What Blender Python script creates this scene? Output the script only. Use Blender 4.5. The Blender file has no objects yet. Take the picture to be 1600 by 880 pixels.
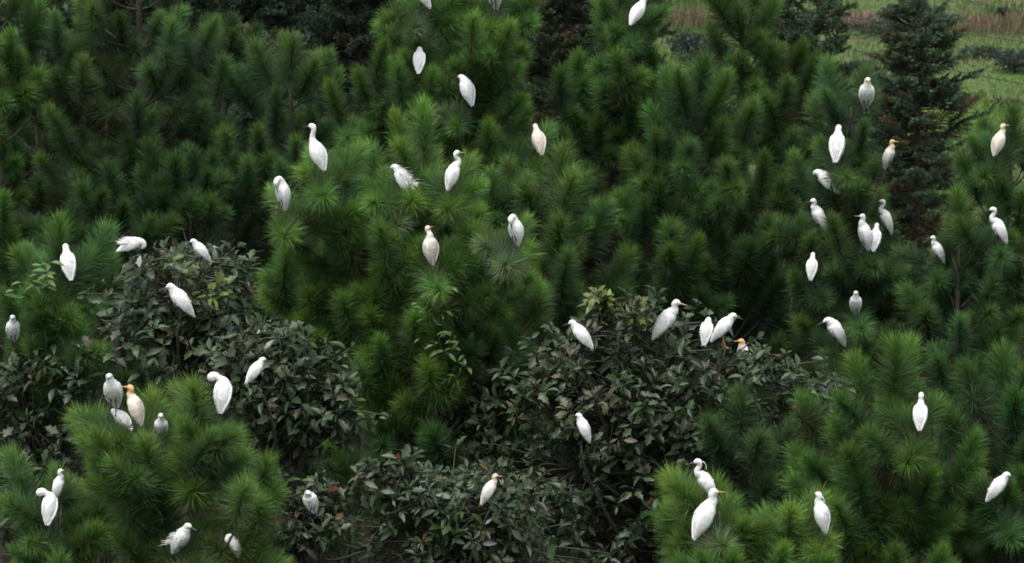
import bpy, math, random
import numpy as np
from mathutils import Vector, Matrix, Quaternion

R = math.radians
rng = random.Random(7)
nrg = np.random.default_rng(7)
S = bpy.context.scene
COL = S.collection

# ------------------------------------------------------------------ camera
CAM_Z, PITCH, LENS = 16.0, 14.0, 117.6
cam = bpy.data.objects.new('camera', bpy.data.cameras.new('camera'))
COL.objects.link(cam)
cam.location = (0, 0, CAM_Z)
cam.rotation_euler = (R(90 - PITCH), 0, 0)
cam.data.lens = LENS
cam.data.sensor_width = 36
cam.data.clip_end = 5000
cam.data.dof.use_dof = True
cam.data.dof.focus_distance = 34.5
cam.data.dof.aperture_fstop = 4.0
S.camera = cam
S.render.resolution_x, S.render.resolution_y = 1024, 563
try:
    S.cycles.filter_width = 1.7
    S.cycles.max_bounces = 6
    S.cycles.diffuse_bounces = 5
    S.cycles.transmission_bounces = 3
except Exception:
    pass

# ------------------------------------------------------------------ light
SUN_EL, SUN_AZ = 74.0, 215.0           # azimuth measured from +Y clockwise: behind the camera, a little to its side
w = bpy.data.worlds.new('World'); S.world = w; w.use_nodes = True
nt = w.node_tree; nt.nodes.clear()
out = nt.nodes.new('ShaderNodeOutputWorld'); bg = nt.nodes.new('ShaderNodeBackground')
sky = nt.nodes.new('ShaderNodeTexSky'); sky.sky_type = 'NISHITA'; sky.sun_disc = False
sky.sun_elevation = R(SUN_EL); sky.sun_rotation = R(SUN_AZ)
sky.air_density = 1.0; sky.dust_density = 4.0; sky.ozone_density = 1.0
hs = nt.nodes.new('ShaderNodeHueSaturation'); hs.inputs['Saturation'].default_value = 0.35   # overcast: almost grey
nt.links.new(sky.outputs[0], hs.inputs['Color']); nt.links.new(hs.outputs[0], bg.inputs[0]); nt.links.new(bg.outputs[0], out.inputs[0])
bg.inputs[1].default_value = 0.115
sun = bpy.data.objects.new('sun', bpy.data.lights.new('sun', 'SUN')); COL.objects.link(sun)
sun.data.energy = 1.25; sun.data.angle = R(60); sun.data.color = (1.0, 0.985, 0.96)
sd = Vector((math.sin(R(SUN_AZ)) * math.cos(R(SUN_EL)), math.cos(R(SUN_AZ)) * math.cos(R(SUN_EL)), math.sin(R(SUN_EL))))
sun.rotation_euler = sd.to_track_quat('Z', 'Y').to_euler()
S.view_settings.view_transform = 'Standard'
S.view_settings.look = 'None'
S.view_settings.exposure = 0.85
S.view_settings.gamma = 1.0

# ------------------------------------------------------------------ camera geometry: photo pixel <-> world
F_PX = 1600 * LENS / 36.0
CP, SP = math.cos(R(PITCH)), math.sin(R(PITCH))
def at(px, py, Y):
    u = (px - 800) / F_PX; v = (440 - py) / F_PX
    d = Vector((u, CP + v * SP, -SP + v * CP))
    return Vector((0, 0, CAM_Z)) + d * (Y / d.y)
def proj(p):
    x, y, z = p[0], p[1], p[2] - CAM_Z
    dep = y * CP - z * SP
    up = y * SP + z * CP
    return 800 + F_PX * x / dep, 440 - F_PX * up / dep, dep
def pxm(Y):                            # photo pixels per metre near the middle of the frame
    return F_PX / (Y * CP + 8.5 * SP)

# ------------------------------------------------------------------ materials
def mat(name, base=(1, 1, 1), rough=0.6, attr=False, objcol=False, translucent=0.0, noise=None, bump=None, spec=0.5):
    m = bpy.data.materials.new(name); m.use_nodes = True
    t = m.node_tree; t.nodes.clear(); N = t.nodes.new; L = t.links.new
    o = N('ShaderNodeOutputMaterial'); b = N('ShaderNodeBsdfPrincipled')
    b.inputs['Roughness'].default_value = rough
    b.inputs['Specular IOR Level'].default_value = spec
    rgb = N('ShaderNodeRGB'); rgb.outputs[0].default_value = (*base, 1)
    c = rgb.outputs[0]
    def mul(c1, c2, f=1.0):
        x = N('ShaderNodeMix'); x.data_type = 'RGBA'; x.blend_type = 'MULTIPLY'; x.inputs[0].default_value = f
        L(c1, x.inputs[6]); L(c2, x.inputs[7]); return x.outputs[2]
    if attr:
        a = N('ShaderNodeAttribute'); a.attribute_name = 'col'; c = mul(c, a.outputs['Color'])
    if objcol:
        oi = N('ShaderNodeObjectInfo'); c = mul(c, oi.outputs['Color'])
    if noise:
        sc, lo, hi = noise
        tc = N('ShaderNodeTexCoord'); n = N('ShaderNodeTexNoise'); n.inputs['Scale'].default_value = sc; n.inputs['Detail'].default_value = 5
        L(tc.outputs['Object'], n.inputs['Vector'])
        mr = N('ShaderNodeMapRange'); mr.inputs[1].default_value = 0.3; mr.inputs[2].default_value = 0.7
        mr.inputs[3].default_value = lo; mr.inputs[4].default_value = hi
        L(n.outputs['Fac'], mr.inputs[0])
        cc = N('ShaderNodeCombineColor')
        for k in range(3): L(mr.outputs[0], cc.inputs[k])
        c = mul(c, cc.outputs[0])
    if bump:
        sc, dist, stretch = bump
        tc = N('ShaderNodeTexCoord'); mp = N('ShaderNodeMapping'); mp.inputs['Scale'].default_value = stretch
        n = N('ShaderNodeTexNoise'); n.inputs['Scale'].default_value = sc; n.inputs['Detail'].default_value = 4
        L(tc.outputs['Object'], mp.inputs[0]); L(mp.outputs[0], n.inputs['Vector'])
        bp = N('ShaderNodeBump'); bp.inputs['Distance'].default_value = dist; bp.inputs['Strength'].default_value = 0.8
        L(n.outputs['Fac'], bp.inputs['Height']); L(bp.outputs[0], b.inputs['Normal'])
    L(c, b.inputs['Base Color'])
    if translucent:
        tr = N('ShaderNodeBsdfTranslucent'); L(c, tr.inputs['Color'])
        ms = N('ShaderNodeMixShader'); ms.inputs[0].default_value = translucent
        L(b.outputs[0], ms.inputs[1]); L(tr.outputs[0], ms.inputs[2]); L(ms.outputs[0], o.inputs[0])
    else:
        L(b.outputs[0], o.inputs[0])
    return m

M_NEEDLE = mat('pine_needles', attr=True, objcol=True, translucent=0.38, rough=0.5, spec=0.3)
M_FIR = mat('fir_needles', attr=True, objcol=True, translucent=0.15, rough=0.55, spec=0.3)
M_LEAF = mat('broad_leaf', attr=True, objcol=True, translucent=0.2, rough=0.36, spec=0.42)
M_BARK = mat('bark', (0.055, 0.045, 0.036), rough=0.9, noise=(14, 0.5, 1.5), bump=(30, 0.01, (1, 1, 0.3)))
M_TWIG = mat('twig', (0.075, 0.07, 0.05), rough=0.8, noise=(20, 0.6, 1.3))
M_FEATHER = mat('feather', attr=True, rough=0.75, spec=0.2, noise=(16, 0.93, 1.05), bump=(42, 0.012, (1, 1, 0.3)))
M_HORN = mat('horn', attr=True, rough=0.45, noise=(60, 0.85, 1.1))
M_GRASS = mat('grass', attr=True, translucent=0.25, rough=0.6, spec=0.2)
M_WIRE = mat('wire', (0.025, 0.025, 0.028), rough=0.6, noise=(3, 0.8, 1.1))

# ------------------------------------------------------------------ object helpers
def link(o, parent=None):
    COL.objects.link(o)
    if parent is not None: o.parent = parent
    return o
def tag(o, label=None, cat=None, group=None, kind=None):
    if label: o['label'] = label
    if cat: o['category'] = cat
    if group: o['group'] = group
    if kind: o['kind'] = kind
    return o
def empty(name, loc, rz=0.0):
    o = bpy.data.objects.new(name, None); COL.objects.link(o)
    o.location = loc; o.rotation_euler = (0, 0, rz); o.empty_display_size = 0.2
    return o
def mesh(name, V, Fc, material, cols=None, smooth=True):
    me = bpy.data.meshes.new(name)
    me.from_pydata([tuple(v) for v in V] if not isinstance(V, np.ndarray) else V.tolist(), [], Fc if not isinstance(Fc, np.ndarray) else Fc.tolist())
    if cols is not None:
        a = me.color_attributes.new('col', 'FLOAT_COLOR', 'POINT')
        c = np.ones((len(V), 4), dtype=np.float32); c[:, :3] = np.asarray(cols, dtype=np.float32)
        a.data.foreach_set('color', c.ravel())
    if smooth:
        me.polygons.foreach_set('use_smooth', [True] * len(me.polygons))
    me.materials.append(material)
    me.update()
    return me
def obj(name, me, parent=None):
    return link(bpy.data.objects.new(name, me), parent)

class MB:
    """collects tubes and sheets for ONE mesh"""
    def __init__(s): s.V, s.F, s.C = [], [], []
    def add(s, V, Fc, c=(1, 1, 1)):
        n = len(s.V)
        s.V += [tuple(v) for v in V]; s.F += [tuple(i + n for i in f) for f in Fc]
        s.C += [c] * len(V) if not isinstance(c, list) else c
    def tube(s, pts, rad, n=5, c=(1, 1, 1)):
        pts = [Vector(p) for p in pts]; V, Fc = [], []
        k = len(pts); up = Vector((0.37, 0.21, 0.9)).normalized()
        for i in range(k):
            t = (pts[min(i + 1, k - 1)] - pts[max(i - 1, 0)])
            t = t.normalized() if t.length > 1e-9 else Vector((0, 0, 1))
            a = t.cross(up)
            if a.length < 1e-3: a = t.cross(Vector((1, 0, 0)))
            a.normalize(); b = t.cross(a)
            r = rad[i] if isinstance(rad, (list, tuple)) else rad
            for j in range(n):
                q = 2 * math.pi * j / n
                V.append(pts[i] + (a * math.cos(q) + b * math.sin(q)) * r)
        for i in range(k - 1):
            for j in range(n):
                j2 = (j + 1) % n
                Fc.append((i * n + j, i * n + j2, (i + 1) * n + j2, (i + 1) * n + j))
        Fc.append(tuple(range(n))[::-1]); Fc.append(tuple((k - 1) * n + j for j in range(n)))
        s.add(V, Fc, c)
    def build(s, name, material, parent=None, kind=None):
        o = obj(name, mesh(name, s.V, s.F, material, s.C), parent)
        if kind: o['kind'] = kind
        return o

def catmull(P, n):
    P = np.asarray(P, float); out = []
    Q = np.vstack([2 * P[0] - P[1], P, 2 * P[-1] - P[-2]])
    for i in range(1, len(Q) - 2):
        p0, p1, p2, p3 = Q[i - 1], Q[i], Q[i + 1], Q[i + 2]
        for k in range(n):
            t = k / n
            out.append(0.5 * (2 * p1 + (p2 - p0) * t + (2 * p0 - 5 * p1 + 4 * p2 - p3) * t * t + (3 * p1 - p0 - 3 * p2 + p3) * t ** 3))
    out.append(P[-1]); return np.array(out)

def loft(P, n=12, sub=4, tip0=True, tip1=True):
    """closed surface swept through rows (x,y,z,halfwidth,halfdepth); side axis stays as level as it can"""
    Q = catmull(P, sub); Q[:, 3:] = np.maximum(Q[:, 3:], 0.0008)
    k = len(Q); V, Fc = [], []
    for i in range(k):
        t = Q[min(i + 1, k - 1), :3] - Q[max(i - 1, 0), :3]; t /= max(np.linalg.norm(t), 1e-9)
        sv = np.array([0, 1.0, 0]) - t * t[1]; sv /= max(np.linalg.norm(sv), 1e-6); uv = np.cross(t, sv)
        for j in range(n):
            a = 2 * math.pi * j / n
            V.append(Q[i, :3] + sv * math.cos(a) * Q[i, 3] + uv * math.sin(a) * Q[i, 4])
    for i in range(k - 1):
        for j in range(n):
            j2 = (j + 1) % n
            Fc.append((i * n + j, i * n + j2, (i + 1) * n + j2, (i + 1) * n + j))
    Fc.append(tuple(range(n))[::-1]); Fc.append(tuple((k - 1) * n + j for j in range(n)))
    return np.array(V), Fc, Q

# ================================================================== TEMPLATES
def needle_block(bases, dirs, lens, width, bend, g):
    """arrays of needles -> V (5 per needle), F (quad + tri per needle)"""
    n = len(bases)
    ref = g.normal(size=(n, 3)); sd_ = np.cross(dirs, ref); sd_ /= np.linalg.norm(sd_, axis=1, keepdims=True)
    mid = bases + dirs * (lens * 0.55)[:, None] + bend * 0.3
    tip = bases + dirs * lens[:, None] + bend
    wv = sd_ * width
    V = np.stack([bases - wv * 0.7, bases + wv * 0.7, mid - wv, mid + wv, tip], axis=1).reshape(-1, 3)
    b = np.arange(n) * 5
    Fq = np.stack([b, b + 1, b + 3, b + 2], axis=1); Ft = np.stack([b + 2, b + 3, b + 4], axis=1)
    return V, Fq.tolist() + Ft.tolist()

def pine_shoot(seed, L=0.58, nl=0.29, n=820, a0=76, a1=26, young=1.0, brown=0.05, top_only=False, dull=1.0):
    """a bottle-brush shoot of long needles, stem along +Z from the origin"""
    g = np.random.default_rng(seed)
    s = g.random(n) ** 0.75
    if top_only: s = 0.55 + 0.45 * g.random(n) ** 0.8
    curve = g.normal(size=2) * 0.05
    ax = np.stack([curve[0] * s * s, curve[1] * s * s, s * L], axis=1)
    ang = np.radians(a0 + (a1 - a0) * s ** 1.3 + g.normal(size=n) * 15)
    ph = g.random(n) * 2 * math.pi
    d = np.stack([np.sin(ang) * np.cos(ph), np.sin(ang) * np.sin(ph), np.cos(ang)], axis=1)
    ln = nl * (0.55 + 0.55 * g.random(n) ** .7) * (1.0 - 0.22 * s ** 4)
    bend = d * np.array([1, 1, 0]) * 0.012 + g.normal(size=(n, 3)) * 0.012
    V, Fc = needle_block(ax, d, ln, 0.0026, bend, g)
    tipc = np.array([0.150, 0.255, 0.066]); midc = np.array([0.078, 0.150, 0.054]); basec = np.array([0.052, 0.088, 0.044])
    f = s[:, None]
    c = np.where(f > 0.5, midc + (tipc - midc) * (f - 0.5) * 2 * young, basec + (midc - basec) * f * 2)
    c = c * dull * (0.75 + 0.5 * g.random((n, 1))) * (1 + 0.12 * g.normal(size=(n, 3)))  # dull darkens every needle, standing in for shade inside low crowns
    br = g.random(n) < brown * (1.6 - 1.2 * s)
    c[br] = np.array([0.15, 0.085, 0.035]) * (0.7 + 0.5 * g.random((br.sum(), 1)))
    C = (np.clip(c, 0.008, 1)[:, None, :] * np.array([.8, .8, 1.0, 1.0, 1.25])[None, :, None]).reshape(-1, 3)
    mb = MB(); mb.tube([(curve[0] * t * t, curve[1] * t * t, t * L) for t in (0, 0.35, 0.7, 1)], [0.011, 0.009, 0.008, 0.005], 5, (0.07, 0.06, 0.035))
    k = len(mb.V)
    V = np.vstack([np.array(mb.V), V]); Fc = mb.F + [tuple(i + k for i in q) for q in Fc]
    C = np.vstack([np.array(mb.C), C])
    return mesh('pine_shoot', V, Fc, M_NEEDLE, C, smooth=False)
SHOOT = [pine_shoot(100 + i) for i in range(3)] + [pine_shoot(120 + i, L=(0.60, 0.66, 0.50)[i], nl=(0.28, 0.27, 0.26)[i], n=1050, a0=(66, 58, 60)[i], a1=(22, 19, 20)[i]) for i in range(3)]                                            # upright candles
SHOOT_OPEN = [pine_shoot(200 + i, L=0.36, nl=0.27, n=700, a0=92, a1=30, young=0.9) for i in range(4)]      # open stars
SHOOT_OLD_SHADED = [pine_shoot(300 + i, L=0.42, nl=0.25, n=360, a0=105, a1=48, young=0.1, brown=0.25, dull=0.62) for i in range(3)]  # older, drooping; also darkened to paint in lower-crown shade

def fir_spray(seed, L=0.55, dens=1.0):
    """flat spray of short needles: a main axis with side twigs, along +Z, flat in X"""
    g = np.random.default_rng(seed); mb = MB(); VV, FF, CC = [], [], []
    axes = [(np.array([0, 0, 0.0]), np.array([0, 0, L]))]
    m = 6
    for i in range(m):
        z = L * (0.12 + 0.8 * i / m)
        for sx in (-1, 1):
            l = L * 0.50 * (1 - 0.75 * i / m) * (0.8 + 0.4 * g.random())
            axes.append((np.array([0, 0, z]), np.array([sx * l * 0.78, g.normal() * 0.03 - 0.03 * l, z + l * 0.6])))
    for a, b in axes:
        mb.tube([a, b], [0.006, 0.002], 4, (0.05, 0.042, 0.03))
        ln = np.linalg.norm(b - a); n = int(ln * 260 * dens) + 10
        s = g.random(n); t = (b - a) / ln
        r = g.normal(size=(n, 3)); r -= (r @ t)[:, None] * t; r /= np.linalg.norm(r, axis=1, keepdims=True)
        d = t * 0.62 + r * 0.78
        V, Fc = needle_block(a + (b - a) * s[:, None], d, 0.048 * (0.7 + 0.6 * g.random(n)), 0.0050, np.zeros((n, 3)), g)
        k = sum(len(x) for x in VV)
        VV.append(V); FF += [tuple(i + k for i in q) for q in Fc]
        c = np.array([0.052, 0.088, 0.050]) * (0.6 + 0.8 * g.random((n, 1))) * (0.8 + 0.5 * s[:, None])
        CC.append(np.repeat(c, 5, axis=0))
    k = len(mb.V)
    V = np.vstack([np.array(mb.V)] + VV); Fc = mb.F + [tuple(i + k for i in q) for q in FF]; C = np.vstack([np.array(mb.C)] + CC)
    return mesh('fir_spray', V, Fc, M_FIR, C, smooth=False)
SPRAY = [fir_spray(400 + i) for i in range(5)]

def leaf_arrays(kind, seed):
    """a leaf lying along +Y, upper face +Z, base at the origin; unit length"""
    g = np.random.default_rng(seed)
    if kind == 'lobed':
        edge = [(0.0, 0.0), (0.10, 0.05), (0.17, 0.22), (0.38, 0.42), (0.22, 0.48), (0.20, 0.62), (0.24, 0.74), (0.11, 0.84), (0.0, 1.0)]
    else:
        edge = [(0.0, 0.0), (0.05, 0.06), (0.15, 0.25), (0.195, 0.45), (0.175, 0.62), (0.10, 0.82), (0.0, 1.0)]
    mid = [(0, y) for _, y in edge]
    fold = 0.25 + 0.45 * g.random(); droop = 0.05 + 0.40 * g.random(); curl = 0.06 * g.normal()
    V = []
    for (x, y), (_, my) in zip(edge, mid):
        z0 = -droop * y * y
        V.append((0, my, z0))
        V.append((x, y, z0 + fold * x + curl * x * y))
        V.append((-x, y, z0 + fold * x - curl * x * y + 0.04 * x * g.normal()))
    Fc = []
    for i in range(len(edge) - 1):
        a, b = i * 3, (i + 1) * 3
        Fc.append((a, a + 1, b + 1, b)); Fc.append((a, b, b + 2, a + 2))
    V = np.array(V); V[:, 1] += 0.22                                     # leave room for the stalk
    k = len(V)
    V = np.vstack([V, [(-0.008, 0, 0.03), (0.008, 0, 0.03), (0.008, 0.23, 0), (-0.008, 0.23, 0)]])
    Fc.append((k, k + 1, k + 2, k + 3))
    # drop degenerate quads at the two ends
    Fc2 = []
    for f in Fc:
        q = []
        for i in f:
            if all(np.linalg.norm(V[i] - V[j]) > 1e-6 for j in q): q.append(i)
        if len(q) >= 3: Fc2.append(tuple(q))
    return V, Fc2
LEAF_ARR = [leaf_arrays('lobed', i) for i in range(4)] + [leaf_arrays('ovate', 10 + i) for i in range(4)]
LEAF_ME = [mesh('leaf', V, Fc, M_LEAF, np.ones((len(V), 3)), smooth=True) for V, Fc in LEAF_ARR]

def rot_to(d, spin):
    """matrix taking +Z to d with a spin about it"""
    return Vector(d).to_track_quat('Z', 'Y').to_matrix() @ Matrix.Rotation(spin, 3, 'Z')
def m4(rot, loc, sc):
    return Matrix.Translation(loc) @ rot.to_4x4() @ Matrix.Diagonal((sc, sc, sc, 1))

# ================================================================== EGRETS
# rows: x forward, y sideways, z up, half width, half depth (metres, hip at the origin, feet at z = -0.27)
TORSO = [(-0.158, 0, -0.208, .014, .005), (-0.146, 0, -0.186, .030, .012), (-0.116, 0, -0.125, .058, .040), (-0.075, 0, -0.045, .085, .072),
         (-0.028, 0, 0.035, .096, .088), (0.012, 0, 0.098, .086, .086)]
NECKS = {
 'hunch': [(0.040, 0, 0.146, .054, .066), (0.056, 0, 0.180, .037, .046), (0.066, 0, 0.208, .034, .038), (0.086, 0, 0.224, .033, .034), (0.112, 0, 0.221, .022, .023), (0.134, 0, 0.214, .009, .010)],
 'low':   [(0.036, 0, 0.134, .058, .064), (0.058, 0, 0.156, .044, .048), (0.078, 0, 0.172, .034, .036), (0.102, 0, 0.172, .030, .031), (0.126, 0, 0.164, .020, .021), (0.146, 0, 0.154, .009, .010)],
 'short': [(0.042, 0, 0.145, .050, .064), (0.066, 0, 0.180, .034, .044), (0.068, 0, 0.218, .028, .032), (0.070, 0, 0.250, .030, .034), (0.088, 0, 0.272, .032, .033), (0.114, 0, 0.270, .022, .022), (0.136, 0, 0.264, .009, .010)],
 'ess':   [(0.046, 0, 0.140, .048, .062), (0.080, 0, 0.165, .034, .044), (0.096, 0, 0.205, .027, .032), (0.078, 0, 0.246, .024, .027), (0.062, 0, 0.282, .024, .026), (0.070, 0, 0.314, .029, .032), (0.094, 0, 0.328, .031, .031), (0.120, 0, 0.323, .020, .021), (0.140, 0, 0.315, .009, .009)],
 'tall':  [(0.040, 0, 0.145, .048, .060), (0.058, 0, 0.190, .031, .038), (0.062, 0, 0.236, .026, .029), (0.052, 0, 0.282, .024, .026), (0.046, 0, 0.326, .026, .028), (0.058, 0, 0.358, .031, .033), (0.084, 0, 0.370, .030, .031), (0.110, 0, 0.364, .020, .021), (0.130, 0, 0.356, .009, .009)],
 'preen': [(0.040, 0, 0.146, .052, .064), (0.068, 0, 0.184, .036, .042), (0.100, 0.006, 0.196, .032, .034), (0.130, 0.014, 0.172, .031, .032), (0.138, 0.022, 0.136, .031, .032), (0.128, 0.026, 0.104, .022, .022), (0.118, 0.028, 0.086, .009, .009)],
 'aside': [(0.030, 0.016, 0.140, .056, .064), (0.042, 0.062, 0.164, .032, .036), (0.058, 0.112, 0.182, .036, .040), (0.074, 0.148, 0.160, .043, .044), (0.088, 0.158, 0.124, .032, .033), (0.098, 0.158, 0.096, .010, .010)],
 'bent':  [(0.046, 0, 0.140, .052, .060), (0.082, 0, 0.152, .040, .046), (0.112, 0, 0.150, .036, .038), (0.134, 0, 0.128, .035, .036), (0.142, 0, 0.100, .030, .030), (0.140, 0, 0.074, .018, .018), (0.138, 0, 0.058, .008, .008)],
}
BILL_LEN = 0.088
WHITE = (0.86, 0.865, 0.85); CREAM = (0.79, 0.73, 0.64); BUFF = (0.76, 0.62, 0.45); ORANGE = (0.76, 0.48, 0.22); GREYW = (0.76, 0.77, 0.73)
BILLC = {'black': (0.07, 0.07, 0.075), 'yellow': (0.50, 0.36, 0.12), 'pale': (0.62, 0.40, 0.20)}
LEGC = {'black': (0.03, 0.03, 0.03), 'green': (0.09, 0.10, 0.06), 'orange': (0.5, 0.25, 0.07)}

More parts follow.
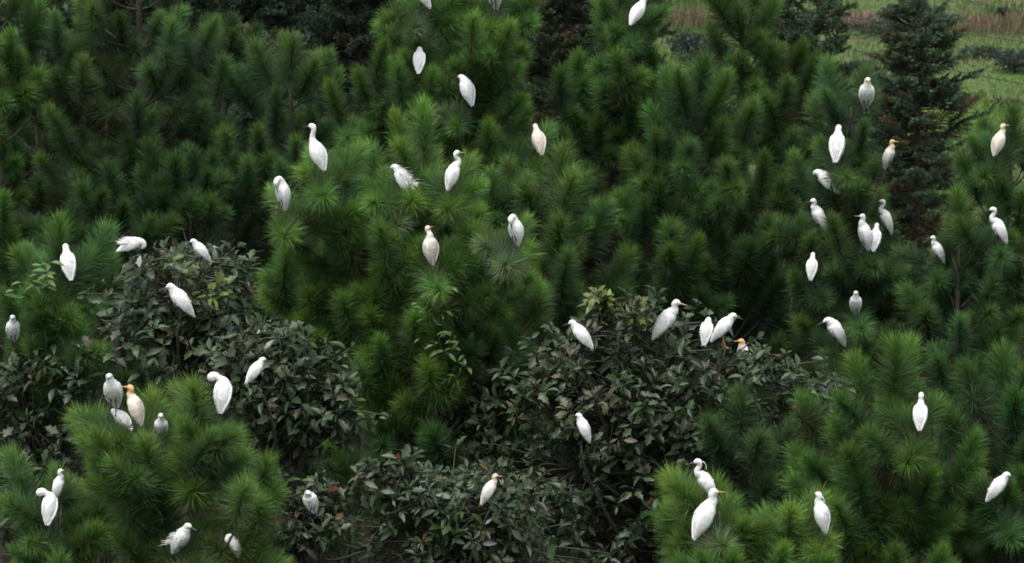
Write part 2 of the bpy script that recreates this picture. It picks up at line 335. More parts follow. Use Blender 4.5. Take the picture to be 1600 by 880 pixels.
# head top px, tail end px, heading (0 faces +X, 90 away, 270 towards the camera), pose, host tree, depth, hides, extras, label
BIRDS = [
 dict(h=(648, -32), t=(672, 13), hd=170, pose='hunch', tree='top', Y=40.2, label='white egret cut by the top edge, tail tip showing above the tall central pine'),
 dict(h=(771, -32), t=(775, 13), hd=250, pose='hunch', tree='top', Y=40.4, body=GREYW, label='greyish egret mostly cut off by the top edge, only its tail end in view'),
 dict(h=(656, 74), t=(654, 115), hd=95, pose='low', tree='top', Y=40.0, label='white egret from behind with head tucked out of sight, high in tall central pine'),
 dict(h=(722, 118), t=(738, 165), hd=150, pose='low', tree='top', Y=39.9, legs=True, label='hunched white egret with sunken head, just below the tucked one in the tall pine'),
 dict(h=(487, 194), t=(507, 266), hd=150, pose='tall', tree='main', Y=33.4, legs=True, label='tall white egret with neck stretched straight up above the bright pine'),
 dict(h=(437, 277), t=(446, 328), hd=215, pose='preen', tree='main', Y=33.4, legs=True, label='white egret curling its neck to preen on the near outer bough of bright pine'),
 dict(h=(714, 236), t=(699, 297), hd=25, pose='ess', tree='main', Y=33.3, bill='yellow', label='white egret with curved neck atop the bright pine, beside the ruffled one'),
 dict(h=(618, 258), t=(643, 306), hd=165, pose='low', tree='main', Y=33.6, show=0.6, ruffle=True, label='ruffled white egret with shaggy back on the crown of the bright pine'),
 dict(h=(1008, -4), t=(985, 39), hd=30, pose='hunch', tree='candle', Y=41.2, label='white egret cut at the head by the top edge, perched before the pinkish field'),
 dict(h=(836, 194), t=(847, 242), hd=115, pose='hunch', tree='top', Y=39.8, body=(0.78, 0.70, 0.60), head=CREAM, label='pale buff egret seen from behind, on the side bough of the tall central pine'),
 dict(h=(1354, 123), t=(1354, 168), hd=268, pose='hunch', tree='roost', Y=39.4, show=1.0, body=GREYW, head=CREAM, bill='yellow', label='greyish cream egret facing the viewer beside the dark conical fir, highest of that pine'),
 dict(h=(1311, 196), t=(1305, 254), hd=75, pose='hunch', tree='roost', Y=39.0, label='broad white egret turned fully away, standing above a bent-forward one near the dark fir'),
 dict(h=(1393, 219), t=(1383, 264), hd=330, pose='short', tree='roost', Y=39.3, show=1.0, body=(0.68, 0.66, 0.60), head=(0.74, 0.52, 0.28), bill='pale', label='small egret with buff orange head and greyish body against the dark conical fir'),
 dict(h=(1567, 194), t=(1553, 244), hd=25, pose='short', tree='edge', Y=38.6, body=(0.79, 0.71, 0.61), head=BUFF, bill='pale', label='buff egret with pale bill standing out against the bright green field'),
 dict(h=(1277, 266), t=(1312, 303), hd=160, pose='low', tree='roost', Y=39.3, show=0.5, label='white egret bent forward under the broad turned-away egret, tail lost in needles'),
 dict(h=(101, 382), t=(112, 438), hd=100, pose='hunch', tree='mid', Y=32.6, legs=True, label='solitary white egret with its back turned, on the small pine beside the dark gap'),
 dict(h=(222, 376), t=(184, 393), hd=5, pose='bent', tree='shrub', Y=31.2, tilt=-52, ruffle=True, legs=True, label='stooping white egret with level back and bill pointing down, on the round dark shrub'),
 dict(h=(304, 377), t=(326, 406), hd=195, pose='hunch', tree='shrub', Y=31.5, label='crouching white egret among yellowish leaves on the crest of the round shrub'),
 dict(h=(266, 444), t=(302, 494), hd=188, pose='hunch', tree='shrub', Y=30.9, label='white egret leaning well forward on the face of the round dark shrub'),
 dict(h=(22, 493), t=(19, 535), hd=272, pose='hunch', tree='margin', Y=32.4, body=(0.74, 0.75, 0.73), label='small whitish egret facing the viewer at the outer margin above dull leaves'),
 dict(h=(668, 354), t=(676, 414), hd=310, pose='short', tree='main', Y=32.9, body=(0.79, 0.74, 0.66), head=CREAM, bill='pale', legs=True, legc='green', label='slim cream egret standing upright in the middle of the bright pine'),
 dict(h=(801, 336), t=(810, 383), hd=225, pose='preen', tree='main', Y=33.0, legs=True, label='preening white egret with dark bill on its breast, by the narrow dusky pine'),
 dict(h=(893, 501), t=(926, 545), hd=172, pose='hunch', tree='spread', Y=32.0, label='white egret leaning forward alone at the near end of the wide dark shrub'),
 dict(h=(1057, 469), t=(1020, 530), hd=352, pose='short', tree='spread', Y=32.2, bill='yellow', legs=True, big=True, label='largest white egret, yellow bill and bulging folded neck, standing on the wide dark shrub'),
 dict(h=(1108, 497), t=(1099, 540), hd=80, pose='low', tree='spread', Y=32.5, label='white egret turned away behind a forward-leaning one on the wide dark shrub'),
 dict(h=(1146, 490), t=(1112, 533), hd=355, pose='hunch', tree='spread', Y=32.2, legs=True, legc='orange', label='forward-leaning white egret with dark bill and orange leg on the wide shrub'),
 dict(h=(1158, 530), t=(1168, 582), hd=200, pose='hunch', tree='spread', Y=32.75, head=ORANGE, bill='pale', show=0.2, label='egret sunk in dark leaves with little but its orange head showing'),
 dict(h=(1270, 311), t=(1291, 362), hd=195, pose='short', tree='roost', Y=39.2, show=0.6, label='white egret with short neck, next below the bent-forward one on the roost pine'),
 dict(h=(1378, 312), t=(1394, 366), hd=185, pose='ess', tree='roost', Y=39.6, label='slender white egret with long curved neck just behind a close pair'),
 dict(h=(1347, 335), t=(1358, 392), hd=200, pose='short', tree='roost', Y=38.8, bill='yellow', label='white egret in profile with yellow bill, front of a close pair'),
 dict(h=(1371, 349), t=(1364, 393), hd=80, pose='hunch', tree='roost', Y=38.9, label='white egret with its back turned, pressed against the one in profile'),
 dict(h=(1457, 369), t=(1476, 410), hd=190, pose='short', tree='slope', Y=38.6, label='small white egret leaning forward between the close pair and the outermost long-necked one'),
 dict(h=(1550, 324), t=(1574, 381), hd=185, pose='ess', tree='slope', Y=37.9, label='long-necked white egret alone on a high bough beside the dark conical fir'),
 dict(h=(1271, 395), t=(1266, 438), hd=85, pose='hunch', tree='roost', Y=38.7, label='small white egret with back turned, alone and lower than the close pair'),
 dict(h=(1336, 455), t=(1338, 492), hd=260, pose='hunch', tree='roost', Y=38.5, show=0.5, label='tiny pale egret facing the viewer, just above the stooped egret of the roost pine'),
 dict(h=(1293, 497), t=(1321, 541), hd=195, pose='low', tree='roost', Y=38.1, label='stooped white egret with head drawn in, perched on the lowest bough of the roost pine'),
 dict(h=(173, 584), t=(180, 637), hd=265, pose='hunch', tree='front', Y=29.0, body=(0.70, 0.71, 0.68), legs=True, label='greyish white egret facing the viewer, standing close to the orange-headed one'),
 dict(h=(204, 602), t=(221, 665), hd=165, pose='short', tree='front', Y=28.7, head=ORANGE, body=(0.79, 0.70, 0.60), bill='pale', label='cattle egret with bright orange head and pinkish buff back'),
 dict(h=(176, 640), t=(206, 672), hd=150, pose='low', tree='front', Y=29.1, show=0.8, body=(0.72, 0.74, 0.72), label='white egret back showing through needles at the feet of the orange-headed egret'),
 dict(h=(253, 646), t=(250, 690), hd=275, pose='hunch', tree='front', Y=29.1, show=0.6, body=(0.74, 0.75, 0.73), label='small white egret facing the viewer, sunk to its breast in the leading pine shoot'),
 dict(h=(337, 584), t=(344, 646), hd=100, pose='aside', tree='front', Y=29.0, label='stout white egret seen from behind with its round head swung to one side'),
 dict(h=(410, 561), t=(386, 597), hd=15, pose='hunch', tree='bough', Y=29.9, label='white egret with thin dark bill sitting low among drooping grey-green leaves'),
 dict(h=(95, 733), t=(84, 785), hd=10, pose='short', tree='corner', Y=29.7, label='white egret in profile, rear one of the pair on the low corner pine'),
 dict(h=(68, 765), t=(74, 821), hd=100, pose='aside', tree='corner', Y=29.2, label='back-turned white egret with head aside, front of the pair on low corner pine'),
 dict(h=(296, 817), t=(269, 866), hd=325, pose='hunch', tree='front', Y=28.1, ruffle=True, body=(0.74, 0.74, 0.71), label='fluffed-up white egret crouching inside the near pine below its crown'),
 dict(h=(360, 838), t=(372, 872), hd=215, pose='preen', tree='front', Y=28.3, show=0.3, label='white egret showing head and back above needles at the bottom beside the fluffed-up one'),
 dict(h=(480, 767), t=(492, 803), hd=290, pose='low', tree='thicket', Y=29.2, label='small white egret with long dark bill lowered, in the reddish brown thicket'),
 dict(h=(774, 741), t=(752, 788), hd=10, pose='short', tree='grove', Y=29.2, body=(0.79, 0.75, 0.67), head=BUFF, bill='pale', label='cream egret with buff head standing alone over the low broad-leaved shrub'),
 dict(h=(904, 646), t=(922, 692), hd=170, pose='hunch', tree='spread', Y=31.2, label='lone white egret halfway down the face of the wide dark shrub'),
 dict(h=(1089, 717), t=(1120, 783), hd=185, pose='ess', tree='near', Y=28.2, plume=True, label='white egret with long head plumes and curved neck, rear of two on the front pine'),
 dict(h=(1115, 764), t=(1084, 843), hd=15, pose='short', tree='near', Y=27.6, bill='yellow', legs=True, big=True, label='big white egret in profile with long bill, front of two on the front pine'),
 dict(h=(1440, 614), t=(1436, 673), hd=80, pose='short', tree='broad', Y=30.3, legs=True, label='white egret turned away, standing alone on top of the wide bushy pine'),
 dict(h=(1279, 769), t=(1291, 834), hd=150, pose='short', tree='near', Y=27.8, plume=True, legs=True, label='white egret with drooping head plumes perched at the end of a long pine shoot'),
 dict(h=(1573, 738), t=(1542, 784), hd=355, pose='hunch', tree='verge', Y=30.2, legs=True, label='white egret in profile with dark bill at the outer verge of the pines'),
]

def solve_bird(b):
    rows = np.array(TORSO + NECKS[b['pose']], float)
    rows[:, 3] *= 1.10; rows[:, 4] *= 1.06
    rows[len(TORSO) + 1:-1, 3:] *= 1.16
    A = R(b['hd']); pm = pxm(b['Y'])
    tgt = np.array([b['h'][0] - b['t'][0], b['t'][1] - b['h'][1]], float)      # screen right, up from tail to crown
    ch, sh = math.cos(A), math.sin(A)
    head_i = len(TORSO) + int(np.argmax(rows[len(TORSO):, 2]))
    def tilted(th):
        c, s = math.cos(th), math.sin(th); q = rows.copy()
        q[:, 0] = rows[:, 0] * c - rows[:, 2] * s; q[:, 2] = rows[:, 0] * s + rows[:, 2] * c
        return q
    def screen(p): return np.array([p[0] * ch - p[1] * sh, p[2] * CP + (p[0] * sh + p[1] * ch) * SP])
    def vec(q):
        top = q[head_i].copy(); top[2] += 0.03
        return screen(top) - screen(q[0])
    want = math.atan2(tgt[1], tgt[0])
    if 'tilt' in b: th = R(b['tilt'])
    elif abs(ch) > 0.45:
        best = None
        for k in range(-40, 29):
            v = vec(tilted(R(k))); e = abs(math.atan2(v[1], v[0]) - want) + abs(k) * 0.0012
            if best is None or e < best[0]: best = (e, R(k))
        th = best[1]
    else: th = R(4)
    q = tilted(th); v = vec(q)
    roll = want - math.atan2(v[1], v[0])                     # positive turns the picture anticlockwise
    roll = max(-R(24), min(R(24), roll))
    sc = float(np.linalg.norm(tgt) / (np.linalg.norm(v) * pm))
    b['sc0'] = sc
    sc = max(0.55, min(1.45, sc))
    # local roll about the viewing axis
    ax = Matrix.Rotation(-A, 3, 'Z') @ Vector((0, -1, 0))
    M = Matrix.Rotation(roll, 3, ax) @ Matrix.Rotation(-th, 3, 'Y')
    foot = np.array([0.01, 0, -0.285 if b.get('legs') else -0.255])
    b['M'], b['sc'] = M, sc
    Mn = np.array(M)
    def world_of(p, root): # local point of the untilted bird -> world
        l = (Mn @ np.asarray(p)) * sc - foot * sc
        return np.array([root[0] + l[0] * ch - l[1] * sh, root[1] + l[0] * sh + l[1] * ch, root[2] + l[2]])
    root = np.array(at((b['h'][0] + b['t'][0]) / 2, b['t'][1], b['Y']))
    for _ in range(6):
        hp = proj(world_of(rows[head_i, :3] + np.array([0, 0, 0.03]), root)); tp = proj(world_of(rows[0, :3], root))
        ex = (b['h'][0] + b['t'][0]) / 2 - (hp[0] + tp[0]) / 2; ey = (b['h'][1] + b['t'][1]) / 2 - (hp[1] + tp[1]) / 2
        root[0] += ex / pm; root[2] -= ey / pm
    b['root'], b['foot'] = Vector(root), foot
    b['rows'] = rows
    hp = proj(world_of(rows[head_i, :3], root)); tp = proj(world_of(rows[0, :3], root))
    b['seg'] = (np.array(hp[:2]), np.array(tp[:2])); b['dep'] = hp[2]
for b in BIRDS: solve_bird(b)

def build_bird(b):
    g = np.random.default_rng(abs(hash(b['label'][:12])) % 9999 if False else len(b['label']) * 31 + int(b['h'][0]) % 977)
    rows = b['rows']; M = np.array(b['M']); sc = b['sc']; off = -b['foot'] * sc
    root = empty('egret', b['root'], R(b['hd']))
    body_c = np.array(b.get('body', WHITE)); head_c = np.array(b.get('head', b.get('body', WHITE)))
    def put(V): return (np.asarray(V) @ M.T) * sc + off
    # body: one continuous surface from tail tip to face
    V, Fc, Q = loft(rows, n=14, sub=4)
    k = len(Q); t = np.repeat(np.arange(k) / (k - 1), 14)
    nT = (len(TORSO) + 0.6) / len(rows)
    f = np.clip((t - nT) / 0.18, 0, 1)[:, None]
    C = body_c * (1 - f) + head_c * f
    V = V + g.normal(size=V.shape) * 0.0018
    bo = obj('body', mesh('body', put(V), Fc, M_FEATHER, C), root)
    # folded wings, lying on the flanks, primaries crossing over the tail
    for s in (-1.0, 1.0):
        wp = [(0.030, s * .058, 0.128, .008, .018), (0.006, s * .078, 0.098, .020, .050), (-0.034, s * .092, 0.030, .020, .074), (-0.078, s * .083, -0.050, .018, .066),
              (-0.116, s * .052, -0.122, .019, .046), (-0.144, s * .029, -0.180, .014, .026), (-0.160, s * .014, -0.214, .007, .010)]
        V, Fc, Q = loft(wp, n=10, sub=4)
        kk = np.repeat(np.arange(len(Q)) / (len(Q) - 1), 10)
        ripple = 0.0035 * np.sin(kk * 46 + s) * (kk > 0.45)           # stepped flight-feather edges
        V[:, 1] += s * np.abs(ripple); V += g.normal(size=V.shape) * 0.001
        Cw = np.tile(body_c * (0.985 + 0.02 * g.random()), (len(V), 1))
        obj('wing', mesh('wing', put(V), Fc, M_FEATHER, Cw), root)
    # a few loose plume ends over the back, rump and breast break up the outline
    mb = MB()
    for i in range(22):
        u = g.random(); a_ = g.random() * 6.28
        j = 1 + int(u * 4); ctr = rows[j, :3] + (rows[j + 1, :3] - rows[j, :3]) * g.random()
        sv_ = np.array([0.0, 1, 0]); ax_ = rows[j, :3] - rows[j + 1, :3]; ax_ /= np.linalg.norm(ax_); uv_ = np.cross(ax_, sv_)
        p_ = ctr + sv_ * math.cos(a_) * rows[j, 3] * .97 + uv_ * math.sin(a_) * rows[j, 4] * .97
        o_ = (sv_ * math.cos(a_) + uv_ * math.sin(a_))
        e_ = p_ + ax_ * (0.035 + 0.035 * g.random()) + o_ * (0.004 + 0.008 * g.random())
        mb.tube(put(np.array([p_ - o_ * .006, p_ * .5 + e_ * .5 + o_ * .003, e_])), [0.007 * sc, 0.006 * sc, 0.0012 * sc], 4, tuple(body_c * (0.94 + 0.06 * g.random())))
    mb.build('loose_plumage', M_FEATHER, root, kind='stuff')
    # bill along the face direction
    p1, p0 = rows[-1, :3], rows[-3, :3]
    d = (p1 - p0) / np.linalg.norm(p1 - p0)
    bl = BILL_LEN * (1.22 if b.get('bill') is None else 1.02)
    bp = [np.r_[p1 - d * 0.012, .0105, .0115], np.r_[p1 + d * bl * 0.35, .0075, .0085], np.r_[p1 + d * bl * 0.75, .004, .005], np.r_[p1 + d * bl, .001, .001]]
    V, Fc, Q = loft(bp, n=6, sub=2)
    obj('bill', mesh('bill', put(V), Fc, M_HORN, np.tile(BILLC[b.get('bill', 'black')], (len(V), 1))), root)
    # eyes
    hr = rows[-3]; tz = np.array([0, 1.0, 0]); sv = tz - d * d[1]; sv /= np.linalg.norm(sv); uv = np.cross(d, sv)
    uv = uv if uv[2] > 0 else -uv
    for s in (-1, 1):
        c = rows[-2, :3] * 0.45 + hr[:3] * 0.55 + sv * s * (rows[-2, 3] * 0.45 + hr[3] * 0.55) * 0.93 + uv * 0.006
        ev, ef = [], []
        for i in range(4):
            for j in range(6):
                a, e = 2 * math.pi * j / 6, math.pi * (i + 0.5) / 4
                ev.append(c + 0.0062 * np.array([math.sin(e) * math.cos(a), math.cos(e), math.sin(e) * math.sin(a)]))
        for i in range(3):
            for j in range(6): ef.append((i * 6 + j, i * 6 + (j + 1) % 6, (i + 1) * 6 + (j + 1) % 6, (i + 1) * 6 + j))
        ef += [tuple(range(6)), tuple(range(18, 24))]
        obj('eye', mesh('eye', put(ev), ef, M_HORN, np.tile((0.02, 0.018, 0.012), (24, 1))), root)
    # legs stand straight down whatever the body's tilt
    lc = LEGC[b.get('legc', 'black' if b.get('bill') is None else 'green')]
    for s in (-1, 1):
        hip = put(np.array([[-0.012, s * 0.028, -0.060]]))[0]
        foot = np.array([0.012 * sc, s * 0.034 * sc, 0.008])
        kn = hip * 0.5 + foot * 0.5 + np.array([-0.022 * sc, 0, 0.01])
        mb = MB(); mb.tube([hip, hip * 0.6 + kn * 0.4, kn, kn * 0.3 + foot * 0.7, foot], [0.017 * sc, 0.010 * sc, 0.0075 * sc, 0.006 * sc, 0.0065 * sc], 6, lc)
        for a in (-32, 0, 32, 180):
            e = foot + np.array([math.cos(R(a)), math.sin(R(a)), 0]) * 0.042 * sc
            mb.tube([foot, foot * 0.5 + e * 0.5 + np.array([0, 0, 0.004]), e - np.array([0, 0, 0.006])], [0.0055 * sc, 0.0045 * sc, 0.0025 * sc], 4, lc)
        mb.build('leg', M_HORN, root)
    if b.get('plume'):
        n0 = rows[-4, :3] + np.array([-0.028, 0, 0.012])
        for s in (-1, 1):
            pts = [n0 + np.array([0.02, s * 0.006, 0.01]), n0 + np.array([-0.035, s * 0.010, -0.012]), n0 + np.array([-0.062, s * 0.016, -0.06]), n0 + np.array([-0.062, s * 0.02, -0.11])]
            mb = MB(); mb.tube(put(np.array(catmull(pts, 3))), [0.004 * sc] * 7 + [0.003 * sc] * 2 + [0.0015 * sc], 4, tuple(head_c))
            mb.build('head_plume', M_FEATHER, root)
    if b.get('ruffle'):
        mb = MB()
        for i in range(90):
            u = g.random(); s = g.normal() * 0.5
            a = np.array([0.02 - 0.15 * u, s * 0.11, 0.11 - 0.20 * u]) + np.array([-0.02, 0, 0.03])
            e = a + np.array([-0.085 - 0.05 * g.random(), s * 0.05 + g.normal() * 0.012, -0.03 + g.normal() * 0.03])
            mb.tube(put(np.array([a, a * 0.45 + e * 0.55 + np.array([0, 0, 0.012]), e])), [0.006 * sc, 0.005 * sc, 0.001 * sc], 3, tuple(body_c * (0.95 + 0.05 * g.random())))
        mb.build('ruffled_feathers', M_FEATHER, root, kind='stuff')
    tag(root, b['label'], 'egret', 'egrets roosting in the treetops')
for b in BIRDS: build_bird(b)

SEG_A = np.array([b['seg'][0] for b in BIRDS]); SEG_B = np.array([b['seg'][0] + (b['seg'][1] - b['seg'][0]) * b.get('show', 0.9) for b in BIRDS]); DEP = np.array([b['dep'] for b in BIRDS])
PAD = np.array([2.0 if b.get('hide') else 14.0 for b in BIRDS]); HIDE = np.array([b.get('show', 0.9) < 0.85 for b in BIRDS])
def blocks_bird(p0, p1, reach, soft=0.6):
    """does foliage between two world points (with this reach in metres round it) stand between the camera and a bird"""
    a, b2 = np.array(proj(p0)), np.array(proj(p1))
    rpx = reach * F_PX / a[2]
    for t in (0.0, 0.25, 0.5, 0.75, 1.0):
        p = a + (b2 - a) * t
        ok = DEP + 0.05 > p[2] - reach * 0.5
        d = SEG_B - SEG_A; u = np.clip(((p[:2] - SEG_A) * d).sum(1) / (d * d).sum(1), -0.1, 1.0)
        dist = np.linalg.norm(p[:2] - (SEG_A + d * u[:, None]), axis=1)
        lim = np.where(HIDE, rpx * soft * .5 + 4, rpx * soft * .9 + 9)
        hit = ok & (dist < lim)
        if hit.any(): return True
    return False

